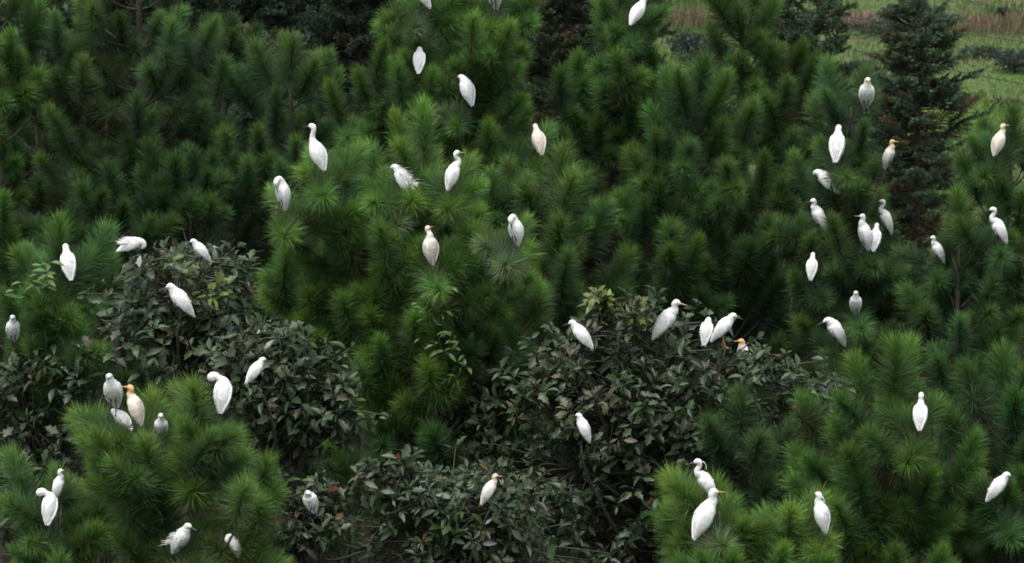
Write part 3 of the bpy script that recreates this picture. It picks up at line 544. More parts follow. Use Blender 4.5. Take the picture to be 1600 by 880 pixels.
# ================================================================== PINES
# key: apex px, depth, crown radius m, crown height m built, tone, label ; shoots = (top x, top y, base x, base y[, kind[, depth offset]])
PINES = {
 'main': dict(ap=(662, 262), Y=34.0, Rm=1.55, H=4.2, tone=(1.34, 1.42, 1.02), seed=1, face=0.35, fillp=.7,
  label='brightest green broad pine mid picture, with seven egrets perched around its crown',
  shoots=[(505,290,527,366),(438,342,472,400),(554,308,557,356),(566,360,571,424),(499,431,503,489),(438,387,441,448),(591,425,593,489),(682,424,645,468),(748,370,738,441),(830,396,768,425),
          (740,465,735,513),(798,488,750,492),(605,298,612,343),(667,275,646,343),(728,302,704,350),(754,330,714,372),(540,452,545,510),(499,508,502,550),(650,474,645,530),(595,520,597,575),
          (420,345,455,375),(410,420,440,450),(770,440,740,470),(690,500,690,550),(560,560,570,605),(620,585,622,630),(675,560,672,605),(725,530,715,575),(770,500,745,535),(475,440,490,480),
          (630,360,640,405),(700,380,690,430),(530,395,540,440),(460,300,490,345),(640,300,645,350),(590,340,600,390),(660,440,660,490),(820,430,780,450),(470,480,490,520),(580,470,585,520)]),
 'flank': dict(ap=(866, 318), Y=35.6, Rm=0.85, H=3.6, tone=(0.92, 1.0, 0.88), seed=2,
  label='narrow dusky pine pressed against the far side of the bright one',
  shoots=[(868,326,871,380),(892,378,882,432),(872,440,866,495),(845,480,840,530),(820,520,815,570),(895,440,885,490),(855,250,800,300),(850,390,848,440),(880,510,868,550),(838,270,800,310)]),
 'front': dict(ap=(240, 672), Y=28.6, Rm=1.25, H=3.4, tone=(1.05, 1.10, 0.88), seed=3, fillp=.95,
  label='near pine with upswept boughs by the bottom corner, orange-headed egret on top',
  shoots=[(272,632,309,695),(124,638,196,668),(142,668,171,724),(236,668,238,735),(352,655,318,705),(398,702,345,730),(424,702,404,768),(395,800,368,868),(338,735,342,782),(150,715,190,750),
          (165,764,195,800),(205,775,220,815),(420,760,400,830),(290,690,300,740),(205,655,215,715),(375,660,335,705),(250,740,255,800),(380,740,372,800),(120,690,160,720),(330,800,335,850),(180,820,205,860),(410,830,392,890)]),
 'corner': dict(ap=(95, 800), Y=29.6, Rm=1.05, H=3.0, tone=(0.98, 1.05, 0.9), seed=4, fillp=.8,
  label='low pine in the bottom corner carrying a pair of white egrets',
  shoots=[(18,806,76,845),(122,822,98,862),(140,785,100,830),(60,830,70,875),(20,850,60,885),(150,840,120,880),(95,860,92,900),(165,805,130,845)]),
 'mid': dict(ap=(92, 445), Y=32.9, Rm=0.80, H=3.0, tone=(0.95, 1.1, 0.98), seed=5,
  label='small pine with fine spreading shoots under a lone back-turned egret',
  shoots=[(60,482,62,525),(22,448,66,482),(150,442,110,456),(158,462,120,484),(155,528,120,562),(100,462,102,510),(90,530,95,575),(40,520,60,560),(140,490,115,520),(25,490,55,520)]),
 'giant': dict(ap=(215, -150), Y=43.0, Rm=1.65, H=5.2, tone=(0.92, 0.98, 1.0), seed=6,
  label='large dim pine of layered boughs filling the upper corner above the round shrub',
  shoots=[(50,36,45,84),(90,16,90,80),(132,16,138,66),(87,97,95,145),(130,78,127,132),(173,82,173,132),(290,74,290,126),(335,25,320,66),(362,82,345,132),(67,162,92,205),(249,198,210,262),
          (200,233,190,275),(127,280,140,315),(217,146,215,190),(290,335,295,380),(65,360,78,392),(127,360,130,400),(320,150,310,200),(60,230,80,270),(160,300,165,345),(250,280,250,325),(340,230,325,275),(270,20,265,70),(185,10,190,60),(110,200,115,245),(300,265,300,310)]),
 'margin_pine': dict(ap=(-28, 20), Y=42.4, Rm=1.3, H=5.0, tone=(0.9, 1.05, 0.8), seed=7,
  label='pine cut by the picture edge with yellowish green tips, beside the large dim pine',
  shoots=[(13,40,13,90),(-5,90,-5,140),(20,120,15,165),(35,75,30,120),(5,190,5,235),(30,250,20,290),(6,300,5,340),(20,345,15,385),(2,385,0,420),(40,400,35,440)]),
 'gap': dict(ap=(455, 128), Y=42.5, Rm=1.25, H=4.8, tone=(0.88, 0.98, 0.95), seed=8,
  label='shaded pine in the gap between the large dim pine and the tall central one',
  shoots=[(463,196,463,245),(430,136,430,180),(483,152,485,195),(400,180,405,225),(520,230,520,275),(380,240,385,285),(440,250,445,295),(350,190,355,235)]),
 'top': dict(ap=(722, -60), Y=40.8, Rm=1.15, H=5.4, tone=(1.05, 1.18, 0.88), seed=9,
  label='tall central pine of upright candle shoots running out of the top edge',
  shoots=[(597,60,590,104),(663,26,653,70),(593,140,597,192),(513,126,527,178),(685,100,673,146),(742,56,737,100),(748,10,740,56),(640,36,640,82),(569,184,570,226),(745,133,740,184),(820,90,790,134),
          (828,142,800,175),(650,130,655,180),(700,30,700,75),(780,40,775,90),(800,20,790,60),(620,90,625,140),(770,180,765,225),(610,230,615,270),(700,185,700,235),(545,240,555,285),(795,230,785,270),(660,190,660,235),(815,55,795,95),(560,100,570,150)]),
 'candle': dict(ap=(968, 22), Y=41.8, Rm=1.25, H=4.8, tone=(0.80, 0.95, 0.76), seed=10, slim=.6,
  label='dark pine of tall plump candle shoots below the head-cut egret',
  shoots=[(967,30,967,82),(1025,66,1025,112),(970,68,970,135),(1090,92,1089,146),(875,96,878,158),(902,72,902,118),(943,132,948,196),(1021,138,1021,186),(984,146,984,190),(1000,100,1000,150),(930,170,935,220),(880,190,885,235),(915,240,918,285),(985,215,985,260),(1045,110,1045,160)]),
 'spire': dict(ap=(1160, -30), Y=42.6, Rm=1.1, H=5.2, tone=(0.85, 0.95, 0.78), seed=11, slim=.5,
  label='tallest spire-topped pine, its leader crossing the top edge before the field',
  shoots=[(1157,-8,1157,68),(1260,46,1243,106),(1205,53,1198,106),(1240,190,1228,240),(1160,70,1160,130),(1235,110,1225,165),(1185,110,1183,165),(1275,80,1258,135),(1215,180,1210,230)]),
 'dusk': dict(ap=(1090, 165), Y=40.0, Rm=1.35, H=4.2, tone=(0.80, 0.92, 0.78), seed=12,
  label='shadowy pine with vivid lighter shoot tips in front of the spire-topped pine',
  shoots=[(1119,150,1103,220),(1139,168,1117,222),(1175,142,1164,214),(1025,190,1028,248),(1049,222,1045,275),(1072,206,1072,254),(1143,236,1140,275),(1192,236,1190,280),(1226,260,1220,305),(1110,274,1110,315),
          (1055,335,1047,426),(1089,365,1077,425),(1100,432,1095,475),(1147,448,1147,492),(1000,300,1005,345),(1030,270,1030,315),(1165,300,1160,345),(1200,330,1195,375),(980,370,985,410),(1130,380,1128,425)]),
 'roost': dict(ap=(1330, 168), Y=39.4, Rm=1.25, H=4.8, tone=(0.92, 1.0, 0.95), seed=13, slim=.7,
  label='pine crowded with roosting egrets beside the dark conical fir',
  shoots=[(1317,150,1310,194),(1372,162,1350,204),(1422,284,1340,281),(1277,250,1310,280),(1250,362,1265,405),(1388,404,1365,444),(1433,392,1420,434),(1495,404,1460,452),(1455,456,1400,464),(1240,468,1260,504),(1277,535,1310,572),
          (1400,495,1387,530),(1434,535,1405,566),(1360,542,1360,585),(1300,330,1310,375),(1345,420,1342,465),(1300,450,1305,490),(1230,420,1250,455),(1360,280,1345,320),(1280,210,1295,250),(1210,330,1230,370),(1330,600,1335,640),(1250,560,1270,595),(1400,590,1390,630),(1340,300,1338,340)]),
 'edge': dict(ap=(1580, 250), Y=39.0, Rm=.65, H=4.6, tone=(0.78, 0.92, 0.82), seed=14, slim=.6,
  label='dark pine at the picture edge under the buff egret by the field',
  shoots=[(1571,252,1568,296),(1595,290,1592,335),(1550,330,1555,375),(1580,360,1578,405),(1600,400,1595,445),(1560,440,1562,480)]),
 'slope': dict(ap=(1500, 378), Y=38.3, Rm=1.05, H=3.6, tone=(0.85, 0.95, 0.92), seed=15, slim=.75,
  label='grey-green pine below the dark conical fir, long-necked egret on its tip',
  shoots=[(1519,382,1500,453),(1470,420,1470,460),(1560,420,1545,460),(1440,470,1450,510),(1500,480,1500,525),(1550,500,1540,545),(1465,540,1470,580),(1590,470,1575,510),(1520,560,1520,600)]),
 'broad': dict(ap=(1395, 628), Y=30.9, Rm=1.55, H=3.8, tone=(0.95, 1.08, 0.82), seed=16, fillp=.7,
  label='wide bushy pine by the bottom corner with one back-turned egret on top',
  shoots=[(1397,615,1390,662),(1337,648,1362,675),(1500,663,1448,690),(1533,672,1514,716),(1469,712,1450,760),(1534,742,1480,772),(1510,794,1462,832),(1250,700,1280,740),(1367,772,1371,805),(1409,846,1405,888),(1310,690,1330,735),
          (1300,770,1315,810),(1440,760,1435,810),(1540,800,1500,830),(1470,850,1460,890),(1360,840,1362,880),(1420,690,1412,735),(1540,700,1500,745),(1230,740,1260,775),(1340,730,1345,775),(1452,692,1422,688,'w')]),
 'near': dict(ap=(1125, 800), Y=27.9, Rm=1.0, H=2.8, tone=(1.15, 1.22, 0.82), seed=17, fillp=.85, slim=.8,
  label='front pine at the bottom edge with two overlapping egrets on top',
  shoots=[(1086,768,1095,815),(1145,792,1114,835),(1197,817,1176,850),(1320,838,1255,858),(1234,832,1225,868),(1056,824,1075,864),(1150,840,1145,880),(1100,850,1105,890),(1270,850,1240,880),(1180,790,1160,830),(1215,860,1205,900),(1060,860,1070,900),(1300,865,1265,890)]),
 'verge': dict(ap=(1596, 655), Y=31.6, Rm=1.0, H=3.6, tone=(0.62, 0.78, 0.68), seed=18,
  label='dim pine at the outer verge beside the wide bushy one',
  shoots=[(1575,640,1580,685),(1590,720,1588,765),(1560,800,1565,840),(1600,820,1592,860),(1545,850,1555,890)]),
 'pale': dict(ap=(1158, 700), Y=31.8, Rm=0.38, H=1.2, tone=(0.82, 0.84, 0.95), seed=19,
  label='slight greyish young pine between the wide dark shrub and the front pine',
  shoots=[(1157,697,1150,742),(1120,740,1130,775),(1190,740,1178,775),(1210,690,1195,725)]),
}
FILL = [  # pines standing in the rows behind, shade painted into their tone: apex px, depth, radius, label
 ((335, 95), 46.5, 1.5, 'dim pine in the row behind, glimpsed beside the large dim pine'),
 ((60, 150), 47.0, 1.6, 'dim pine in the row behind, near the outer picture edge'),
 ((570, 330), 38.5, 1.2, 'dim pine just behind the bright ringed pine, on the shrub side'),
 ((300, 300), 41.5, 1.4, 'dim pine in the dark hollow behind the round shrub'),
 ((180, 330), 41.0, 1.3, 'dim pine in the dark hollow behind the small fine-shooted pine'),
 ((955, 300), 43.2, 1.3, 'dim pine in the deep gap beyond the narrow dusky pine'),
 ((1215, 300), 42.0, 1.3, 'dim pine between the shadowy pine and the egret-crowded one'),
 ((1130, 430), 39.5, 1.2, 'dim pine in the dark behind the forward-leaning pair of egrets'),
 ((720, 560), 33.6, 1.1, 'dim low pine beneath the bright ringed pine'),
 ((1010, 230), 43.5, 1.3, 'dim pine showing between the tall candle shoots'),
 ((700, 100), 45.0, 1.5, 'dim pine hidden behind the tall central one'),
]

def bezier(p0, p1, p2, p3, n):
    o = []
    for i in range(n + 1):
        t = i / n; s = 1 - t
        o.append(p0 * s ** 3 + p1 * 3 * s * s * t + p2 * 3 * s * t * t + p3 * t ** 3)
    return o

N_SHOOT = 0
def hd_y(a): return math.sin(a)
def make_pine(ap, Y, Rm, H, tone, seed, label, shoots=(), perches=(), face=0.1, slim=1.0, fillp=.55, group='pines'):
    global N_SHOOT
    r = random.Random(seed * 77 + 5)
    A = at(ap[0], ap[1], Y); base = Vector((A.x, A.y, 0))
    root = empty('pine_tree', base)
    tag(root, label, 'pine tree', group)
    lean = Vector((r.uniform(-.12, .12), r.uniform(-.1, .1), 0))
    def trunk(z):                       # local point on the stem
        t = z / A.z
        return Vector((0, 0, z)) + lean * math.sin(t * math.pi) + Vector((0, 0, 0))
    mb = MB(); n = 14
    mb.tube([trunk(A.z * i / n) for i in range(n + 1)], [0.012 + 0.10 * (1 - i / n) ** 0.8 for i in range(n + 1)], 7, (1, 1, 1))
    mb.build('trunk', M_BARK, root)
    count = [0]
    tn = Vector(tone)
    def shoot(parent, p, d, kind, sc, off=0.0, force=False):
        global N_SHOOT
        if count[0] >= 298: return
        d = d.normalized()
        wp = base + p
        if not force and blocks_bird(wp, wp + d * 0.62 * sc, 0.26 * sc): return
        me = r.choice({'c': SHOOT, 'o': SHOOT_OPEN, 'd': SHOOT_OLD_SHADED, 'w': SHOOT_OPEN, 'p': SHOOT_OPEN}[kind])
        o = bpy.data.objects.new('needle_shoot', me); link(o, parent)
        o.matrix_local = m4(rot_to(d, r.uniform(0, 6.28)), p, sc)
        v = r.uniform(0.72, 1.25); yel = r.uniform(-0.10, 0.08)
        o.color = (tn.x * v * (1 + yel), tn.y * v, tn.z * v * (1 - yel * 1.5), 1)
        if kind == 'p': o.color = (1.6, 1.3, 1.9, 1)                   # lightly limed
        if kind == 'w': o.color = (4.5, 2.2, 8.5, 1)                    # limed with droppings
        count[0] += 1; N_SHOOT += 1
    def bough(pts, rad, fn):
        b = MB(); k = len(pts)
        b.tube(pts, [rad * (1 - 0.75 * i / (k - 1)) for i in range(k)], 5)
        o = b.build('branch', M_BARK, root); fn(o); return o
    # leader
    top = trunk(A.z)
    def f0(o): shoot(o, top - Vector((0, 0, .05)), Vector((lean.x * -.3, 0, 1)), 'c', 1.0)
    bough([trunk(A.z - .5), trunk(A.z - .2) + Vector((.01, 0, 0)), top], 0.02, f0)
    # boughs whose end shoots are known from the photograph
    for s in shoots:
        tx, ty, bx, by = s[:4]
        dy = r.uniform(-0.85, 0.1) * min(Rm, 1.3) if ty > ap[1] + 30 else r.uniform(-0.35, 0.1)
        rel = abs(bx - ap[0]) / pxm(Y) / max(Rm, .4)
        dy *= math.sqrt(max(0.08, 1 - min(rel, 1) ** 2)) * 1.15
        P = at(bx, by, Y + dy) - base; T = at(tx, ty, Y + dy - 0.06) - base
        d = (T - P); d.y -= face * d.length; ln = max(d.length, 0.42)
        kind = s[4] if len(s) > 4 else ('c' if r.random() < 0.8 else 'o')
        sc = max(0.72, min(1.12, 0.76 + (ln - .3) * .6))
        d = d.normalized()
        P = T - d * (0.78 if kind == 'c' else 0.55) * sc
        hz = Vector((P.x, P.y, 0)).length
        z0 = max(0.6, P.z - 0.25 - 0.55 * hz)
        S0 = trunk(min(z0, A.z - .15))
        pts = bezier(S0, S0.lerp(P, .45) + Vector((0, 0, -.05)), P - d * (0.30 + 0.2 * hz), P + d * 0.02, 8)
        def fs(o, P=P, d=d, sc=sc, pts=pts, hz=hz, kind=kind):
            shoot(o, P, d, kind, sc)
            m = 1 + int(hz / 0.6)
            if (pts[0] - pts[-1]).length > .9:
                for q in (pts[3], pts[5]): shoot(o, q, d * .6 + Vector((r.uniform(-.8, .8), r.uniform(-.7, .3), r.uniform(-.1, .5))), r.choice('do'), r.uniform(.7, .95))
            for k in range(m):          # older side shoots along the bough
                q = pts[max(2, 7 - k - (1 if k else 0))]
                a = r.uniform(0, 6.28); sd2 = Vector((math.cos(a), math.sin(a) * .8 - .25, r.uniform(.1, .9)))
                shoot(o, q, (d * .55 + sd2).normalized(), r.choice('oood' if k else 'coo'), r.uniform(.75, 1.0))
        bough(pts, 0.016 + 0.008 * hz, fs)
    # perches
    for b in perches:
        P = b['root'] - base - Vector((0, 0, 0.004)); hz = Vector((P.x, P.y, 0)).length
        S0 = trunk(max(0.6, min(A.z - .15, P.z - 0.35 - 0.5 * hz)))
        side = Vector((P.x, P.y, 0)); side = side.normalized() if side.length > .05 else Vector((1, 0, 0))
        E = P + side * 0.10 + Vector((0, 0, 0.0))
        pts = bezier(S0, S0.lerp(P, .5), P - side * .25 - Vector((0, 0, .10)), P - Vector((0, 0, 0.009)), 8) + [E - Vector((0, 0, 0.004))]
        def fp(o, P=P, side=side, E=E, pts=pts):
            for q, dd, kk in ((E + Vector((0, 0, -.02)), side + Vector((0, -.1, .15)), 'c'), (P - Vector((0, 0, .10)) - side * .08, Vector((-side.x * .9 - .3, -.35, .22)), 'o'),
                              (P - Vector((0, 0, .16)), Vector((r.uniform(-.5, .5), -.9, .12)), 'o'), (pts[5], Vector((r.uniform(-1, 1), -.2, .6)), 'c'), (pts[4], Vector((r.uniform(-1, 1), -.5, .5)), 'o'),
                              (pts[6], Vector((.45, .8, .5)), 'c'), (pts[6], Vector((-.45, .8, .35)), 'c'), (pts[5], Vector((r.uniform(-.3, .3), .9, .8)), 'o')):
                if kk == 'o' and r.random() < .10: kk = 'p'
                shoot(o, q, dd, kk, r.uniform(.8, .95))
        bough(pts, 0.012 + 0.004 * hz, fp)
    # the remaining whorls
    z = A.z - 0.35; ang = r.uniform(0, 6.28)
    while z > A.z - H and z > 0.8 and count[0] < 290:
        dd = A.z - z
        nb = 5 if dd < H * .7 else 4
        for k in range(nb):
            a = ang + k * 2 * math.pi / nb + r.uniform(-.3, .3)
            ln = min(Rm, 0.30 * slim + 0.52 * slim * dd) * r.uniform(.7, 1.05)
            if len(shoots) > 7 and hd_y(a) < .3:
                ln *= .62                       # the known shoots stand proud of these
                if r.random() < fillp: continue
            if dd > H * .75: ln *= .85
            hd = Vector((math.cos(a), math.sin(a), 0))
            rise = ln * (0.85 if dd < 1.2 else 0.5 if dd < 2.6 else 0.28)
            S0 = trunk(z); P = S0 + hd * ln + Vector((0, 0, rise + r.uniform(-.1, .1)))
            pts = bezier(S0, S0 + hd * ln * .4 + Vector((0, 0, rise * .1)), P - hd * ln * .25 - Vector((0, 0, ln * .28)), P, 7)
            td = (pts[-1] - pts[-3]).normalized()
            back = hd.y > 0.45
            def fw(o, P=P, td=td, pts=pts, ln=ln, hd=hd, back=back, dd=dd):
                u = Vector((0, 0, 1))
                old = dd > 2.0                  # low boughs carry few, old needles, coloured darker for the shade there
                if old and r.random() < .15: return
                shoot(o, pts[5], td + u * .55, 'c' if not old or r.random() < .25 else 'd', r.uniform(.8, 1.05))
                m = int(ln / (0.38 if not back and not old else 0.75))
                for k in range(m):
                    q = pts[max(2, 6 - k)]
                    sdv = hd.cross(u) * (1 if k % 2 else -1)
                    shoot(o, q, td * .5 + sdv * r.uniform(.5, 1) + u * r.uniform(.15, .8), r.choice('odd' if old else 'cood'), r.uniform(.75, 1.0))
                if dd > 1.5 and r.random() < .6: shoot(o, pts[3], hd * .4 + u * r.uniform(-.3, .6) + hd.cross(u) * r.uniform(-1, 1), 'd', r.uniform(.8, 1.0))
            bough(pts, 0.012 + 0.012 * ln, fw)
        z -= r.uniform(.42, .60); ang += 1.1 + r.uniform(0, .6)
    return root

HOST = {}
for b in BIRDS: HOST.setdefault(b['tree'], []).append(b)
for k, p in PINES.items():
    make_pine(p['ap'], p['Y'], p['Rm'], p['H'], p['tone'], p['seed'], p['label'], p['shoots'], HOST.get(k, []), p.get('face', 0.1), p.get('slim', 1.0), p.get('fillp', .55), group='pines of the plantation')
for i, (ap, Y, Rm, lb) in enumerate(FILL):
    make_pine(ap, Y, Rm, 4.4, (0.52, 0.63, 0.60), 50 + i, lb, group='pines of the plantation')  # lowered tone puts the shade of the gaps into the needle colour
# the bare dead leader that sticks up beside the ruffled egret belongs to the ringed pine
ringed = [o for o in COL.objects if o.name.startswith('pine_tree') and o.get('label', '').startswith('brightest green broad pine')][0]
tw = MB(); a, b2 = at(650, 300, 33.9) - ringed.location, at(655, 240, 33.85) - ringed.location
tw.tube([a, a.lerp(b2, .5) + Vector((.01, 0, 0)), a.lerp(b2, .8), b2], [.018, .017, .019, .012], 6)
tw.tube([a.lerp(b2, .55), a.lerp(b2, .75) + Vector((-.06, 0, 0)), a.lerp(b2, .85) + Vector((-.09, 0, .02))], [.008, .006, .003], 5)
tw.build('dead_leader', M_BARK, ringed)

# ================================================================== BROAD-LEAVED SHRUBS
SHRUBS = {
 'shrub': dict(Y=31.6, lobes=[(285,455,110,75),(250,520,80,70),(335,520,90,80),(300,410,95,28)], n=1500, leaf=0.185, label='round dark shrub with grey-green drooping leaves and three egrets on it', yellow=[(280,412),(320,412),(190,378),(330,450)]),
 'bough': dict(Y=30.9, lobes=[(440,600,95,80),(500,640,70,55),(380,560,60,60),(430,690,60,50),(450,530,40,35)], n=1300, leaf=0.19, label='drooping leafy shrub with long ragged boughs behind the near pine', yellow=[(560,620)]),
 'margin': dict(Y=32.5, lobes=[(60,600,85,75),(40,680,70,90),(110,570,60,40),(90,740,60,60),(12,800,55,70)], n=1000, leaf=0.19, label='gloomy big-leaved shrub at the outer margin between two pines', yellow=[]),
 'thicket': dict(Y=29.6, lobes=[(485,820,62,52),(460,860,50,40),(500,775,40,25)], n=600, leaf=0.17, label='small reddish brown tinged thicket beside the near pine at the bottom', yellow=[], red=0.035),
 'grove': dict(Y=29.8, lobes=[(690,790,115,65),(640,745,65,40),(770,800,90,65),(720,850,160,50)], n=1700, leaf=0.175, label='low broad-leaved shrub along the bottom edge with a few red leaves', yellow=[(770,710)], red=0.008),
 'spread': dict(Y=32.4, lobes=[(1000,540,125,60),(1130,580,110,55),(960,620,130,90),(1090,660,130,80),(900,740,120,70),(1020,760,110,80),(1240,620,90,40),(880,560,60,50),(960,840,120,60),(1010,490,50,25),(935,475,16,26),(1300,610,30,18),(840,600,40,30),(1170,564,24,13)], n=4900, leaf=0.175, label='wide dark shrub of dull olive leaves with several egrets', yellow=[(935,462),(1000,490),(930,475)], red=0.004),
 'tangle': dict(Y=33.4, lobes=[(770,600,60,60),(740,660,55,60),(800,660,60,60)], n=700, leaf=0.18, label='shaded leafy tangle in the gap between the ringed pine and the wide shrub', yellow=[(690,540)]),
 'top_corner': dict(Y=44.5, lobes=[(20,15,60,30),(-20,40,50,50)], n=350, leaf=0.2, label='dark leafy crown in the extreme upper corner behind the pines', yellow=[]),
}
LEAF_TONES = [(0.036, 0.072, 0.027), (0.044, 0.084, 0.031), (0.032, 0.055, 0.027), (0.050, 0.078, 0.032), (0.042, 0.080, 0.023), (0.072, 0.108, 0.052)] * 2 + [(0.075, 0.074, 0.030)]
LEAVES_LIGHT = [(0.10, 0.17, 0.04), (0.14, 0.21, 0.045), (0.08, 0.14, 0.04)]
def make_shrub(key, Y, lobes, n, leaf, label, yellow=(), red=0.0, seed=0, perches=()):
    r = random.Random(seed * 13 + 3); pm = pxm(Y)
    cx = sum(l[0] for l in lobes) / len(lobes); cyb = max(l[1] + l[3] for l in lobes)
    C0 = at(cx, cyb, Y); base = Vector((C0.x, C0.y + .1, 0))
    root = empty('broadleaf_shrub', base); tag(root, label, 'shrub', 'broad-leaved shrubs among the pines')
    mb = MB(); th = max(1.2, C0.z - 0.3)
    mb.tube([Vector((0, 0, th * i / 6)) + Vector((math.sin(i) * .05, math.cos(i * 1.3) * .05, 0)) for i in range(7)], [.11 - .009 * i for i in range(7)], 7)
    mb.build('trunk', M_BARK, root)
    fork = Vector((0, 0, th * .98))
    leaves = []                                                          # (matrix, mesh index, tone, weight)
    area = [l[2] * l[3] for l in lobes]; tot = sum(area)
    for l, ar in zip(lobes, area):
        c = at(l[0], l[1], Y + r.uniform(-.25, .15)) - base
        rx, rz = l[2] / pm, l[3] / pm; ry = min(0.5 * (rx + rz), 1.1)
        limb_end = c + Vector((r.uniform(-.2, .2) * rx, .1, .1 * rz))
        limb = bezier(fork, fork.lerp(limb_end, .35) + Vector((0, 0, -.1)), fork.lerp(limb_end, .75) + Vector((r.uniform(-.2, .2), r.uniform(-.15, .15), .05)), limb_end, 7)
        b = MB(); b.tube(limb, [.055 - .005 * i for i in range(8)], 6); bo = b.build('branch', M_BARK, root)
        nl = max(20, int(1.9 * n * ar / tot / 6.5)); tw = MB()
        for k in range(nl):
            while True:
                q = Vector((r.uniform(-1, 1), r.uniform(-1, 1), r.uniform(-1, 1)))
                if 0.05 < q.length < 1: break
            rad = 0.45 + 0.62 * r.random() ** .6
            q = q.normalized() * rad
            if r.random() < .18: q *= r.uniform(1.1, 1.65)                                  # sprigs that stand out of the outline
            P = c + Vector((q.x * rx, q.y * ry, q.z * rz))
            hole = math.sin(P.x * 6.1 + 1.7 * math.sin(P.z * 4.3)) * math.sin(P.z * 6.7 + 1.3 * math.sin(P.x * 3.9 + seed)) * math.sin(P.y * 4 + seed * 2 + 1)
            if hole > .14 and r.random() < .9: continue
            st = limb[r.randint(4, 7)].lerp(c, r.uniform(.0, .6)) + (P - c) * .15
            if blocks_bird(base + P, base + P, leaf * 1.05, .75): continue
            od = (P - c).normalized(); tip = P + Vector((0, 0, .02))
            mid = st.lerp(P, .55) + Vector((r.uniform(-.06, .06), r.uniform(-.06, .06), .05))
            tw.tube([st, mid, P, tip], [.010, .007, .005, .003], 4, (1, 1, 1))
            m = r.randint(5, 8); ax = (od * .5 + Vector((0, 0, .8)) + Vector((r.uniform(-.4, .4), r.uniform(-.4, .1), 0))).normalized()
            px, py, _ = proj(base + P)
            tone = r.choice(LEAF_TONES)
            for yx, yy in yellow:
                if abs(px - yx) < 22 and abs(py - yy) < 15 and r.random() < .5: tone = r.choice([(0.17, 0.21, 0.04), (0.10, 0.16, 0.035), (0.12, 0.18, 0.04)])
            for j in range(m):
                a = j * 2.4 + r.uniform(-.4, .4)
                e1 = ax.orthogonal().normalized(); e2 = ax.cross(e1)
                dr = (e1 * math.cos(a) + e2 * math.sin(a)) * r.uniform(.7, 1.1) + ax * r.uniform(-.3, .9) + Vector((0, 0, r.uniform(-.45, .25)))
                dr.normalize()
                nrm = (Vector((0, -.2, .8)) + ax * .3 + Vector((r.uniform(-1, 1), r.uniform(-1, 1), r.uniform(-.3, .3))))
                xx = dr.cross(nrm).normalized(); nn = xx.cross(dr)
                rot = Matrix((xx, dr, nn)).transposed()
                sc = leaf * r.uniform(.36, .88)
                t = tuple(x * q_ for q_ in [r.uniform(.5, 1.15)] for x in tone)
                if r.random() < .008: t = (0.34, 0.36, 0.31)            # limed leaf
                if r.random() < red: t = r.choice([(0.09, 0.020, 0.018), (0.16, 0.07, 0.03), (0.13, 0.075, 0.03)])
                wgt = od.y * ry + P.y - 0.25 * sc + r.uniform(-.1, .1)
                leaves.append((m4(rot, P - ax * .04 * (j % 3), sc), r.randrange(8) if key != 'grove' else r.randrange(3, 8), t, wgt - sc))
        if tw.V: tw.build('twigs', M_TWIG, bo, kind='stuff')
    for b in perches:
        P = b['root'] - base; st = fork.lerp(P, .3)
        bb = MB(); bb.tube(bezier(fork, fork.lerp(P, .4), P - Vector((r.uniform(-.2, .2), -.1, .3)), P - Vector((0, 0, .010)), 8), [.03 - .0027 * i for i in range(9)], 5)
        bb.build('branch', M_TWIG, root)
    leaves.sort(key=lambda x: x[3])
    for M, k, t, _ in leaves[:295]:
        o = bpy.data.objects.new('leaf', LEAF_ME[k]); link(o, root); o.matrix_local = M; o.color = (*t, 1)
    rest = leaves[295:]
    if rest:
        VV, FF, CC, off = [], [], [], 0
        for M, k, t, _ in rest:
            V, Fc = LEAF_ARR[k]; Mn = np.array(M)
            VV.append(V @ Mn[:3, :3].T + Mn[:3, 3]); FF += [tuple(i + off for i in f) for f in Fc]; CC.append(np.tile(t, (len(V), 1))); off += len(V)
        o = obj('foliage', mesh('foliage', np.vstack(VV), FF, M_LEAF, np.vstack(CC)), root); o['kind'] = 'stuff'
    return root
for i, (k, s) in enumerate(SHRUBS.items()):
    make_shrub(k, seed=i + 1, perches=HOST.get(k, []), **s)

def vine(pts_px, Y, n, label, seed, sc=.085):
    r = random.Random(seed); P = [at(x, y, Y - .05 * i) for i, (x, y) in enumerate(pts_px)]
    foot = Vector((P[0].x + .2, P[0].y + 1.3, 0)); root = empty('climbing_vine', foot); tag(root, label, 'vine', 'light green climbing vines')
    Q = [Vector((0, 0, 0)), Vector((.05, .02, P[0].z * .5)), Vector((-.05, -.4, P[0].z * .88))] + [p - foot for p in P]
    C = [Vector(q) for q in catmull(np.array([tuple(q) for q in Q]), 5)]
    mb = MB(); mb.tube(C, [.010 - .006 * i / len(C) for i in range(len(C))], 5); mb.build('stem', M_TWIG, root)
    k0 = len(C) - 5 * (len(P) - 1)
    for i in range(n):
        u = k0 - 3 + (len(C) - k0 + 2) * r.random(); k = min(len(C) - 2, int(u)); p = C[k].lerp(C[k + 1], u - k)
        p = p + Vector((r.gauss(0, .09), r.gauss(0, .05) - .06, r.gauss(0, .05)))
        dr = Vector((r.uniform(-1, 1), r.uniform(-.8, .2), r.uniform(-.6, .6))).normalized(); nrm = Vector((r.uniform(-.6, .6), -.5, 1)); xx = dr.cross(nrm).normalized()
        if blocks_bird(foot + p, foot + p, .06): continue
        o = bpy.data.objects.new('leaf', LEAF_ME[r.randrange(4, 8)]); link(o, root)
        o.matrix_local = m4(Matrix((xx, dr, xx.cross(dr))).transposed(), p, sc * r.uniform(.7, 1.3)); o.color = (*[c * r.uniform(.8, 1.2) for c in r.choice(LEAVES_LIGHT)], 1)
vine([(668, 505), (676, 480), (690, 455), (676, 436)], 33.0, 30, 'light green vine scrambling up the bright ringed pine below the cream egret', 1, .075)
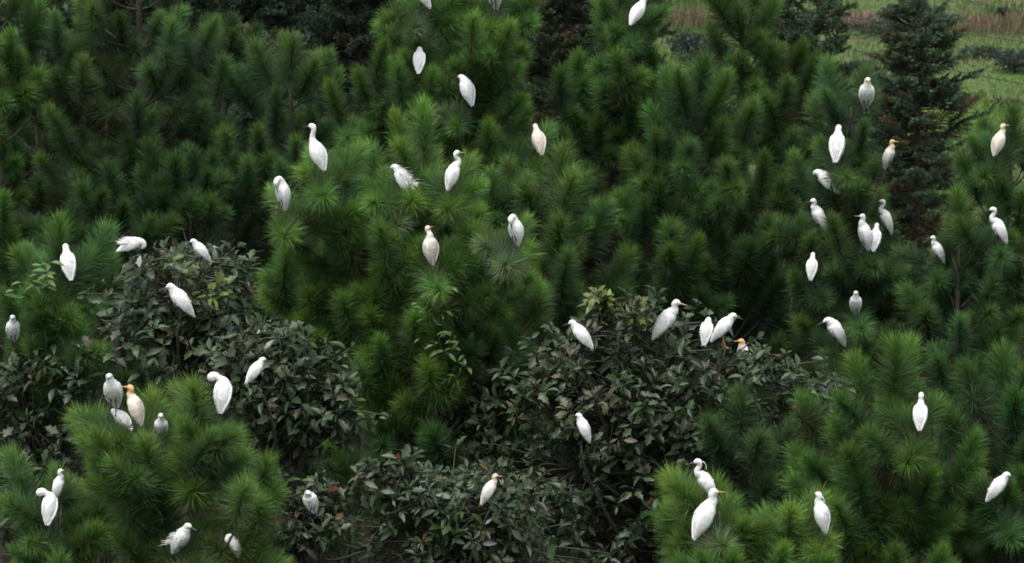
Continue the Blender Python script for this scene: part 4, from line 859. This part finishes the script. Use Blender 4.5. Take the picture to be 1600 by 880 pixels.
vine([(712, 600), (708, 570), (690, 545), (684, 522)], 33.0, 40, 'yellowish green vine hanging at the foot of the bright ringed pine', 2, .095)
vine([(60, 470), (66, 445), (72, 420), (52, 425)], 32.5, 26, 'light leafy vine topping the small fine-shooted pine', 3, .11)

# ================================================================== FIRS BEHIND
FIRS = [  # apex px, depth, base radius m, visible height m, tone, label
 ((1441, 8), 58, 1.45, 5.4, (1.2, 1.22, 1.15), 'dark conical fir standing alone before the field, bluish black'),
 ((1277, -8), 56, 0.46, 4.2, (0.75, 0.85, 0.75), 'slim dark fir with browning lower boughs beside the spire-topped pine'),
 ((1222, -20), 60, 0.40, 3.2, (0.8, 0.9, 0.8), 'small spindly fir behind the spire-topped pine'),
 ((885, -70), 55, 1.1, 5.0, (0.85, 0.78, 0.66), 'brownish fir behind the candle-shooted pine at the top edge'),
 ((985, -60), 61, 0.8, 4.0, (0.62, 0.72, 0.62), 'dark fir behind the head-cut egret'),
 ((560, -80), 52, 1.3, 5.6, (0.55, 0.62, 0.60), 'blackish fir in the deep gap at the top edge'),
 ((430, 62), 49, 0.75, 4.0, (1.15, 1.25, 1.25), 'pale bluish fir among darker pines near the top'),
 ((400, -90), 54, 1.2, 5.2, (0.5, 0.6, 0.55), 'dark fir behind the pale bluish one at the top edge'),
 ((1100, 105), 56, 0.75, 3.2, (0.7, 0.95, 0.72), 'low dull fir under the round dark bush by the field'),
 ((70, -90), 60, 1.5, 5.0, (0.5, 0.58, 0.5), 'dark fir in the back row above the corner crown'),
 ((165, -60), 61, 1.4, 5.0, (0.5, 0.6, 0.5), 'dark fir in the back row hidden by the large dim pine'),
 ((275, -70), 60, 1.4, 5.0, (0.48, 0.6, 0.5), 'dark fir in the back row over the boughs of the large dim pine'),
 ((345, -100), 58, 1.4, 5.4, (0.48, 0.56, 0.5), 'dark fir in the back row between the large dim pine and the blackish fir'),
 ((480, -90), 57, 1.4, 5.6, (0.45, 0.52, 0.48), 'blackish fir in the back row behind the pale bluish one'),
 ((640, -90), 58, 1.4, 5.2, (0.5, 0.6, 0.5), 'dark fir in the back row behind the tucked egret'),
 ((745, -100), 58, 1.4, 5.2, (0.5, 0.6, 0.5), 'dark fir in the back row behind the tall central pine'),
 ((815, -80), 58, 1.3, 5.2, (0.6, 0.6, 0.5), 'dark fir in the back row beside the brownish one'),
 ((1400, 120), 61, 0.7, 3.0, (0.7, 0.8, 0.6), 'ragged little fir half behind the dark conical one'),
]
N_FIR = 0
def make_fir(ap, Y, Rm, H, tone, label, seed):
    r = random.Random(seed * 31 + 2); A = at(ap[0], ap[1], Y); base = Vector((A.x, A.y, 0))
    root = empty('fir_tree', base); tag(root, label, 'fir tree', 'firs behind the pines')
    mb = MB(); mb.tube([Vector((0, 0, A.z * i / 8)) for i in range(9)], [.012 + .012 * (8 - i) for i in range(9)], 6); mb.build('trunk', M_BARK, root)
    z = A.z; cnt = 0
    def spray(o, p, d, sc):
        nonlocal cnt
        if cnt >= 298: return
        s = bpy.data.objects.new('needle_spray', r.choice(SPRAY)); link(s, o)
        q = Vector(d).normalized()
        xx = q.cross(Vector((0, 0, 1))); xx = xx.normalized() if xx.length > .05 else Vector((1, 0, 0))
        rot = Matrix((xx, q.cross(xx) * -1, q)).transposed() if False else rot_to(q, r.uniform(-.5, .5))
        s.matrix_local = m4(rot, p, sc); v = r.uniform(.65, 1.35)
        bn = r.random() < .10 + .40 * (A.z - p.z) / H
        s.color = (tone[0] * v * (1.5 if bn else 1), tone[1] * v * (.85 if bn else 1), tone[2] * v * (.7 if bn else 1), 1); cnt += 1
    tp = MB(); tp.tube([Vector((0, 0, A.z - .3)), Vector((0, 0, A.z))], [.014, .008], 5); o = tp.build('branch', M_BARK, root)
    spray(o, Vector((0, 0, A.z - .25)), Vector((0, 0, 1)), .8)
    ang = 0; z -= .18
    while z > A.z - H and z > .3 and cnt < 290:
        dd = A.z - z; ln0 = min(Rm, .16 + Rm * (dd / H) ** .62 * 1.15)
        nb = 6
        for k in range(nb):
            a = ang + k * 6.283 / nb + r.uniform(-.35, .35); ln = ln0 * r.uniform(.7, 1.12)
            hd = Vector((math.cos(a), math.sin(a), 0)); S0 = Vector((0, 0, z + r.uniform(-.2, .2))); P = S0 + hd * ln + Vector((0, 0, r.uniform(-.35, .4) * ln))
            pts = [S0, S0 + hd * ln * .5 + Vector((0, 0, -.05 * ln)), P]
            b = MB(); b.tube(pts, [.016, .011, .006], 4); o = b.build('branch', M_BARK, root)
            spray(o, pts[1].lerp(P, .3), hd + Vector((0, 0, r.uniform(.1, 1.0))), r.uniform(.75, 1.15))
            if ln > .35:
                for sgn in (-1, 1): spray(o, S0.lerp(pts[1], .9 if sgn > 0 else .6), hd * .7 + hd.cross(Vector((0, 0, 1))) * sgn * .7 + Vector((0, 0, r.uniform(0, .9))), r.uniform(.75, 1.1))
        z -= r.uniform(.24, .34); ang += 1.3
for i, f in enumerate(FIRS): make_fir(*f, seed=i)

# ================================================================== GROUND, FIELD, WEEDS
def tex_ground(name, stops, scale, bands=None):
    m = bpy.data.materials.new(name); m.use_nodes = True; t = m.node_tree; t.nodes.clear(); N = t.nodes.new; L = t.links.new
    o = N('ShaderNodeOutputMaterial'); b = N('ShaderNodeBsdfPrincipled'); b.inputs['Roughness'].default_value = .9; b.inputs['Specular IOR Level'].default_value = .1
    tc = N('ShaderNodeTexCoord'); mp = N('ShaderNodeMapping'); mp.inputs['Scale'].default_value = scale
    n1 = N('ShaderNodeTexNoise'); n1.inputs['Scale'].default_value = 1.0; n1.inputs['Detail'].default_value = 6; n1.inputs['Roughness'].default_value = .6
    cr = N('ShaderNodeValToRGB'); els = cr.color_ramp.elements
    while len(els) < len(stops): els.new(.5)
    for e, (p, c) in zip(els, stops): e.position = p; e.color = (*c, 1)
    L(tc.outputs['Object'], mp.inputs[0]); L(mp.outputs[0], n1.inputs['Vector']); L(n1.outputs['Fac'], cr.inputs[0])
    n2 = N('ShaderNodeTexNoise'); n2.inputs['Scale'].default_value = 9; n2.inputs['Detail'].default_value = 6; L(tc.outputs['Object'], n2.inputs['Vector'])
    mr = N('ShaderNodeMapRange'); mr.inputs[1].default_value = .25; mr.inputs[2].default_value = .75; mr.inputs[3].default_value = .55; mr.inputs[4].default_value = 1.4; L(n2.outputs['Fac'], mr.inputs[0])
    mx = N('ShaderNodeMix'); mx.data_type = 'RGBA'; mx.blend_type = 'MULTIPLY'; mx.inputs[0].default_value = 1
    L(cr.outputs[0], mx.inputs[6]); L(mr.outputs[0], mx.inputs[7]); L(mx.outputs[2], b.inputs['Base Color'])
    bp = N('ShaderNodeBump'); bp.inputs['Distance'].default_value = .1; L(n2.outputs['Fac'], bp.inputs['Height']); L(bp.outputs[0], b.inputs['Normal'])
    L(b.outputs[0], o.inputs[0]); return m
G_FLOOR = tex_ground('forest_floor', [(0, (.018, .016, .010)), (.5, (.032, .030, .016)), (1, (.05, .045, .025))], (1, 1, 1))
G_FIELD = tex_ground('field', [(.25, (.10, .125, .055)), (.42, (.09, .145, .045)), (.52, (.12, .145, .06)), (.62, (.15, .13, .08)), (.75, (.09, .15, .045))], (.10, .34, 1))
def sheet(name, x0, x1, y0, y1, z, material, step=6):
    nx, ny = max(1, int((x1 - x0) / step)), max(1, int((y1 - y0) / step)); V, Fc = [], []
    for j in range(ny + 1):
        for i in range(nx + 1):
            V.append((x0 + (x1 - x0) * i / nx, y0 + (y1 - y0) * j / ny, z))
    for j in range(ny):
        for i in range(nx):
            a = j * (nx + 1) + i; Fc.append((a, a + 1, a + nx + 2, a + nx + 1))
    o = obj(name, mesh(name, V, Fc, material, smooth=False)); o['kind'] = 'structure'; return o
sheet('ground', -1500, 1500, -300, 3000, -0.01, G_FIELD, 300)
sheet('forest_floor', -60, 60, 5, 63, 0.0, G_FLOOR, 6)
sheet('forest_floor', -60, 3, 63, 160, 0.0, G_FLOOR, 6)

def blades(name, n, pick, hgt, wid, cols, seed, lean=.35):
    """one sheet of grass blades; pick(g) gives x, y, local height factor, colour index"""
    g = np.random.default_rng(seed)
    xy, hf, c = pick(g, n); n = len(xy)
    a = g.random(n) * 6.283; h = hgt * hf * (.6 + .8 * g.random(n)); l = lean * h
    dx = np.stack([np.cos(a), np.sin(a), np.zeros(n)], 1); tip = np.stack([np.cos(a + 1.3) * l * g.normal(size=n), np.sin(a + 1.3) * l * g.normal(size=n), h], 1)
    b = np.stack([xy[:, 0], xy[:, 1], np.zeros(n)], 1); w2 = dx * (wid * (.6 + .8 * g.random(n)))[:, None]
    m = b + tip * np.array([.35, .35, .6])
    V = np.stack([b - w2, b + w2, m - w2 * .8, m + w2 * .8, b + tip], 1).reshape(-1, 3); i = np.arange(n) * 5
    Fc = np.stack([i, i + 1, i + 3, i + 2], 1).tolist() + np.stack([i + 2, i + 3, i + 4], 1).tolist()
    C = np.repeat(c * (.7 + .6 * g.random((n, 1))), 5, axis=0)
    o = obj(name, mesh(name, V, Fc, M_GRASS, C, smooth=False)); o['kind'] = 'stuff'; return o
def field_pos(g, n, y0=66, y1=112):
    y = y0 + (y1 - y0) * g.random(n) ** 1.0
    x = (g.random(n) * 0.20 + 0.005) * y - 0.0
    return x, y
def value_noise(x, y, seed):
    g = np.random.default_rng(seed); T = g.random((64, 64)); xi, yi = np.floor(x).astype(int), np.floor(y).astype(int); fx, fy = x - xi, y - yi
    fx, fy = fx * fx * (3 - 2 * fx), fy * fy * (3 - 2 * fy); q = lambda i, j: T[i % 64, j % 64]
    return (q(xi, yi) * (1 - fx) + q(xi + 1, yi) * fx) * (1 - fy) + (q(xi, yi + 1) * (1 - fx) + q(xi + 1, yi + 1) * fx) * fy
def pick_grass(g, n):
    x, y = field_pos(g, n); v = value_noise(x * .35, y * .28, 3)
    c = np.where(v[:, None] < .45, np.array([[.115, .19, .05]]), np.where(v[:, None] < .62, np.array([[.155, .185, .08]]), np.array([[.095, .16, .045]])))
    near = np.exp(-((y - 80.5) / 3.2) ** 2)[:, None]; c = c * (1 - near) + np.array([[.17, .29, .06]]) * near
    return np.stack([x, y], 1), .3 + 1.9 * v ** 2, c
blades('grass', 50000, pick_grass, .19, .018, None, 1)
def pick_reed(g, n):
    x, y = field_pos(g, n, 88, 104); v = value_noise(x * .25, y * .45, 9); band = np.abs((y - 94.3 - (x - 8) * -.10)) < 1.1
    k = (v > .35) & band
    return np.stack([x[k], y[k]], 1), np.ones(k.sum()), np.where(g.random((k.sum(), 1)) < .55, np.array([[.23, .155, .115]]), np.array([[.20, .17, .10]]))
blades('dry_grass', 30000, pick_reed, .38, .018, None, 2)
def pick_under(g, n):
    x = g.uniform(-14, 12, n); y = g.uniform(24, 95, n); k = (y < 64) | (x < 2); x, y = x[k], y[k]; n = len(x); v = value_noise(x * .5, y * .5, 5)
    return np.stack([x, y], 1), .4 + v, np.where(v[:, None] > .5, np.array([[.035, .06, .025]]), np.array([[.05, .06, .03]]))
blades('undergrowth', 60000, pick_under, 1.1, .03, None, 4, lean=.6)

def bush(px, py, Y, rx, rz, n, tone, label, seed):
    r = random.Random(seed); c = at(px, py, Y); base = Vector((c.x, c.y, 0)); pm = pxm(Y)
    # the bush stands on the ground, so its depth follows from its foot
    d = (base - Vector((0, 0, 0)))
    root = empty('bush', base); tag(root, label, 'bush', 'bushes in the field')
    h = c.z + rz
    mb = MB()
    for k in range(6):
        a = k * 1.05; mb.tube([Vector((0, 0, 0)), Vector((math.cos(a) * rx * .3, math.sin(a) * rx * .3, h * .45)), Vector((math.cos(a) * rx * .6, math.sin(a) * rx * .6, h * .8))], [.03, .02, .008], 5)
    mb.build('stem', M_BARK, root)
    VV, FF, CC, off = [], [], [], 0
    for _ in range(n):
        while True:
            q = Vector((r.uniform(-1, 1), r.uniform(-1, 1), r.uniform(-1, 1)))
            if q.length < 1: break
        q *= .85 + .3 * r.random()
        P = Vector((q.x * rx, q.y * rx, h * .52 + q.z * h * .5))
        if P.z < .02: continue
        V, Fc = LEAF_ARR[r.randrange(4, 8)]
        rot = rot_to((q + Vector((r.uniform(-.6, .6), r.uniform(-.6, .6), r.uniform(.1, .9)))).normalized(), r.uniform(0, 6.28)) @ Matrix.Rotation(R(-70), 3, 'X')
        Mn = np.array(m4(rot, P, r.uniform(.10, .17))); VV.append(V @ Mn[:3, :3].T + Mn[:3, 3]); FF += [tuple(i + off for i in f) for f in Fc]
        CC.append(np.tile(np.array(tone) * r.uniform(.65, 1.4), (len(V), 1))); off += len(V)
    o = obj('foliage', mesh('foliage', np.vstack(VV), FF, M_LEAF, np.vstack(CC)), root); o['kind'] = 'stuff'
def foot_Y(py):                        # depth at which this picture row meets the ground
    a = math.atan2(CP * 0 + SP - (440 - py) / F_PX * CP, CP + (440 - py) / F_PX * SP); return CAM_Z / math.tan(a)
for k, (px, top, foot, rx, tone, lb) in enumerate([
    (1078, 44, 92, .62, (.040, .062, .052), 'rounded blue-green bush at the field edge above the shadowy pine'),
    (1112, 58, 100, .55, (.05, .075, .05), 'lower dull bush joined to the rounded blue-green one'),
    (1585, 74, 112, .60, (.055, .075, .055), 'clipped grey-green bush by the outer edge of the field'),
    (1566, 8, 30, .22, (.035, .05, .035), 'tiny dark bush standing alone high in the field'),
    (1535, 70, 88, .65, (.06, .09, .045), 'low spreading weedy bush beside the dark conical fir'),
    (1570, 150, 172, .60, (.09, .14, .06), 'leafy pale green crop clump in the bright strip of field'),
    (1385, 30, 55, 1.0, (.055, .075, .045), 'dull low bush behind the tip of the dark conical fir'),
    (1350, 90, 130, .55, (.06, .085, .05), 'small green bush between the slim fir and the dark conical one')]):
    Yf = foot_Y(foot); c = at(px, (top + foot) / 2, Yf); hgt = (foot - top) / pxm(Yf) * 1.02
    bush(px, foot, Yf, rx * Yf / 80, 0.0001 + hgt, 620, tone, lb, 900 + k)

# wires strung across the field
for k, (x0, y0, x1, y1, Y0, Y1, lb) in enumerate([
    (1008, 6, 1600, 118, 74, 66, 'thin dark wire slanting across the field from beside the head-cut egret'),
    (1300, 14, 1600, 52, 78, 70, 'dark wire crossing the reddish strip of field behind the conical fir'),
    (1500, 66, 1600, 82, 74, 70, 'wire over the middle of the field beyond the conical fir'),
    (1520, -6, 1600, 6, 80, 74, 'uppermost wire running out at the corner over the field')]):
    a, b = at(x0, y0, Y0), at(x1, y1, Y1); d = b - a
    if k == 0: a2, b2 = a - d * .1, b + d * 1.2
    else: a2, b2 = a - d * 1.0, b + d * 2.0
    L_ = (b2 - a2).length
    base = Vector((a2.x, a2.y, a2.z)); mb = MB(); n = 14
    mb.tube([(b2 - a2) * (i / n) + Vector((0, 0, -.18 * 4 * (i / n) * (1 - i / n))) for i in range(n + 1)], .009, 5)
    o = mb.build('wire', M_WIRE); o.location = base; tag(o, lb, 'wire', 'wires over the field')

print('birds', len(BIRDS), 'shoots', N_SHOOT, 'objects', len(bpy.data.objects), 'scales', sorted(round(b['sc0'], 2) for b in BIRDS))
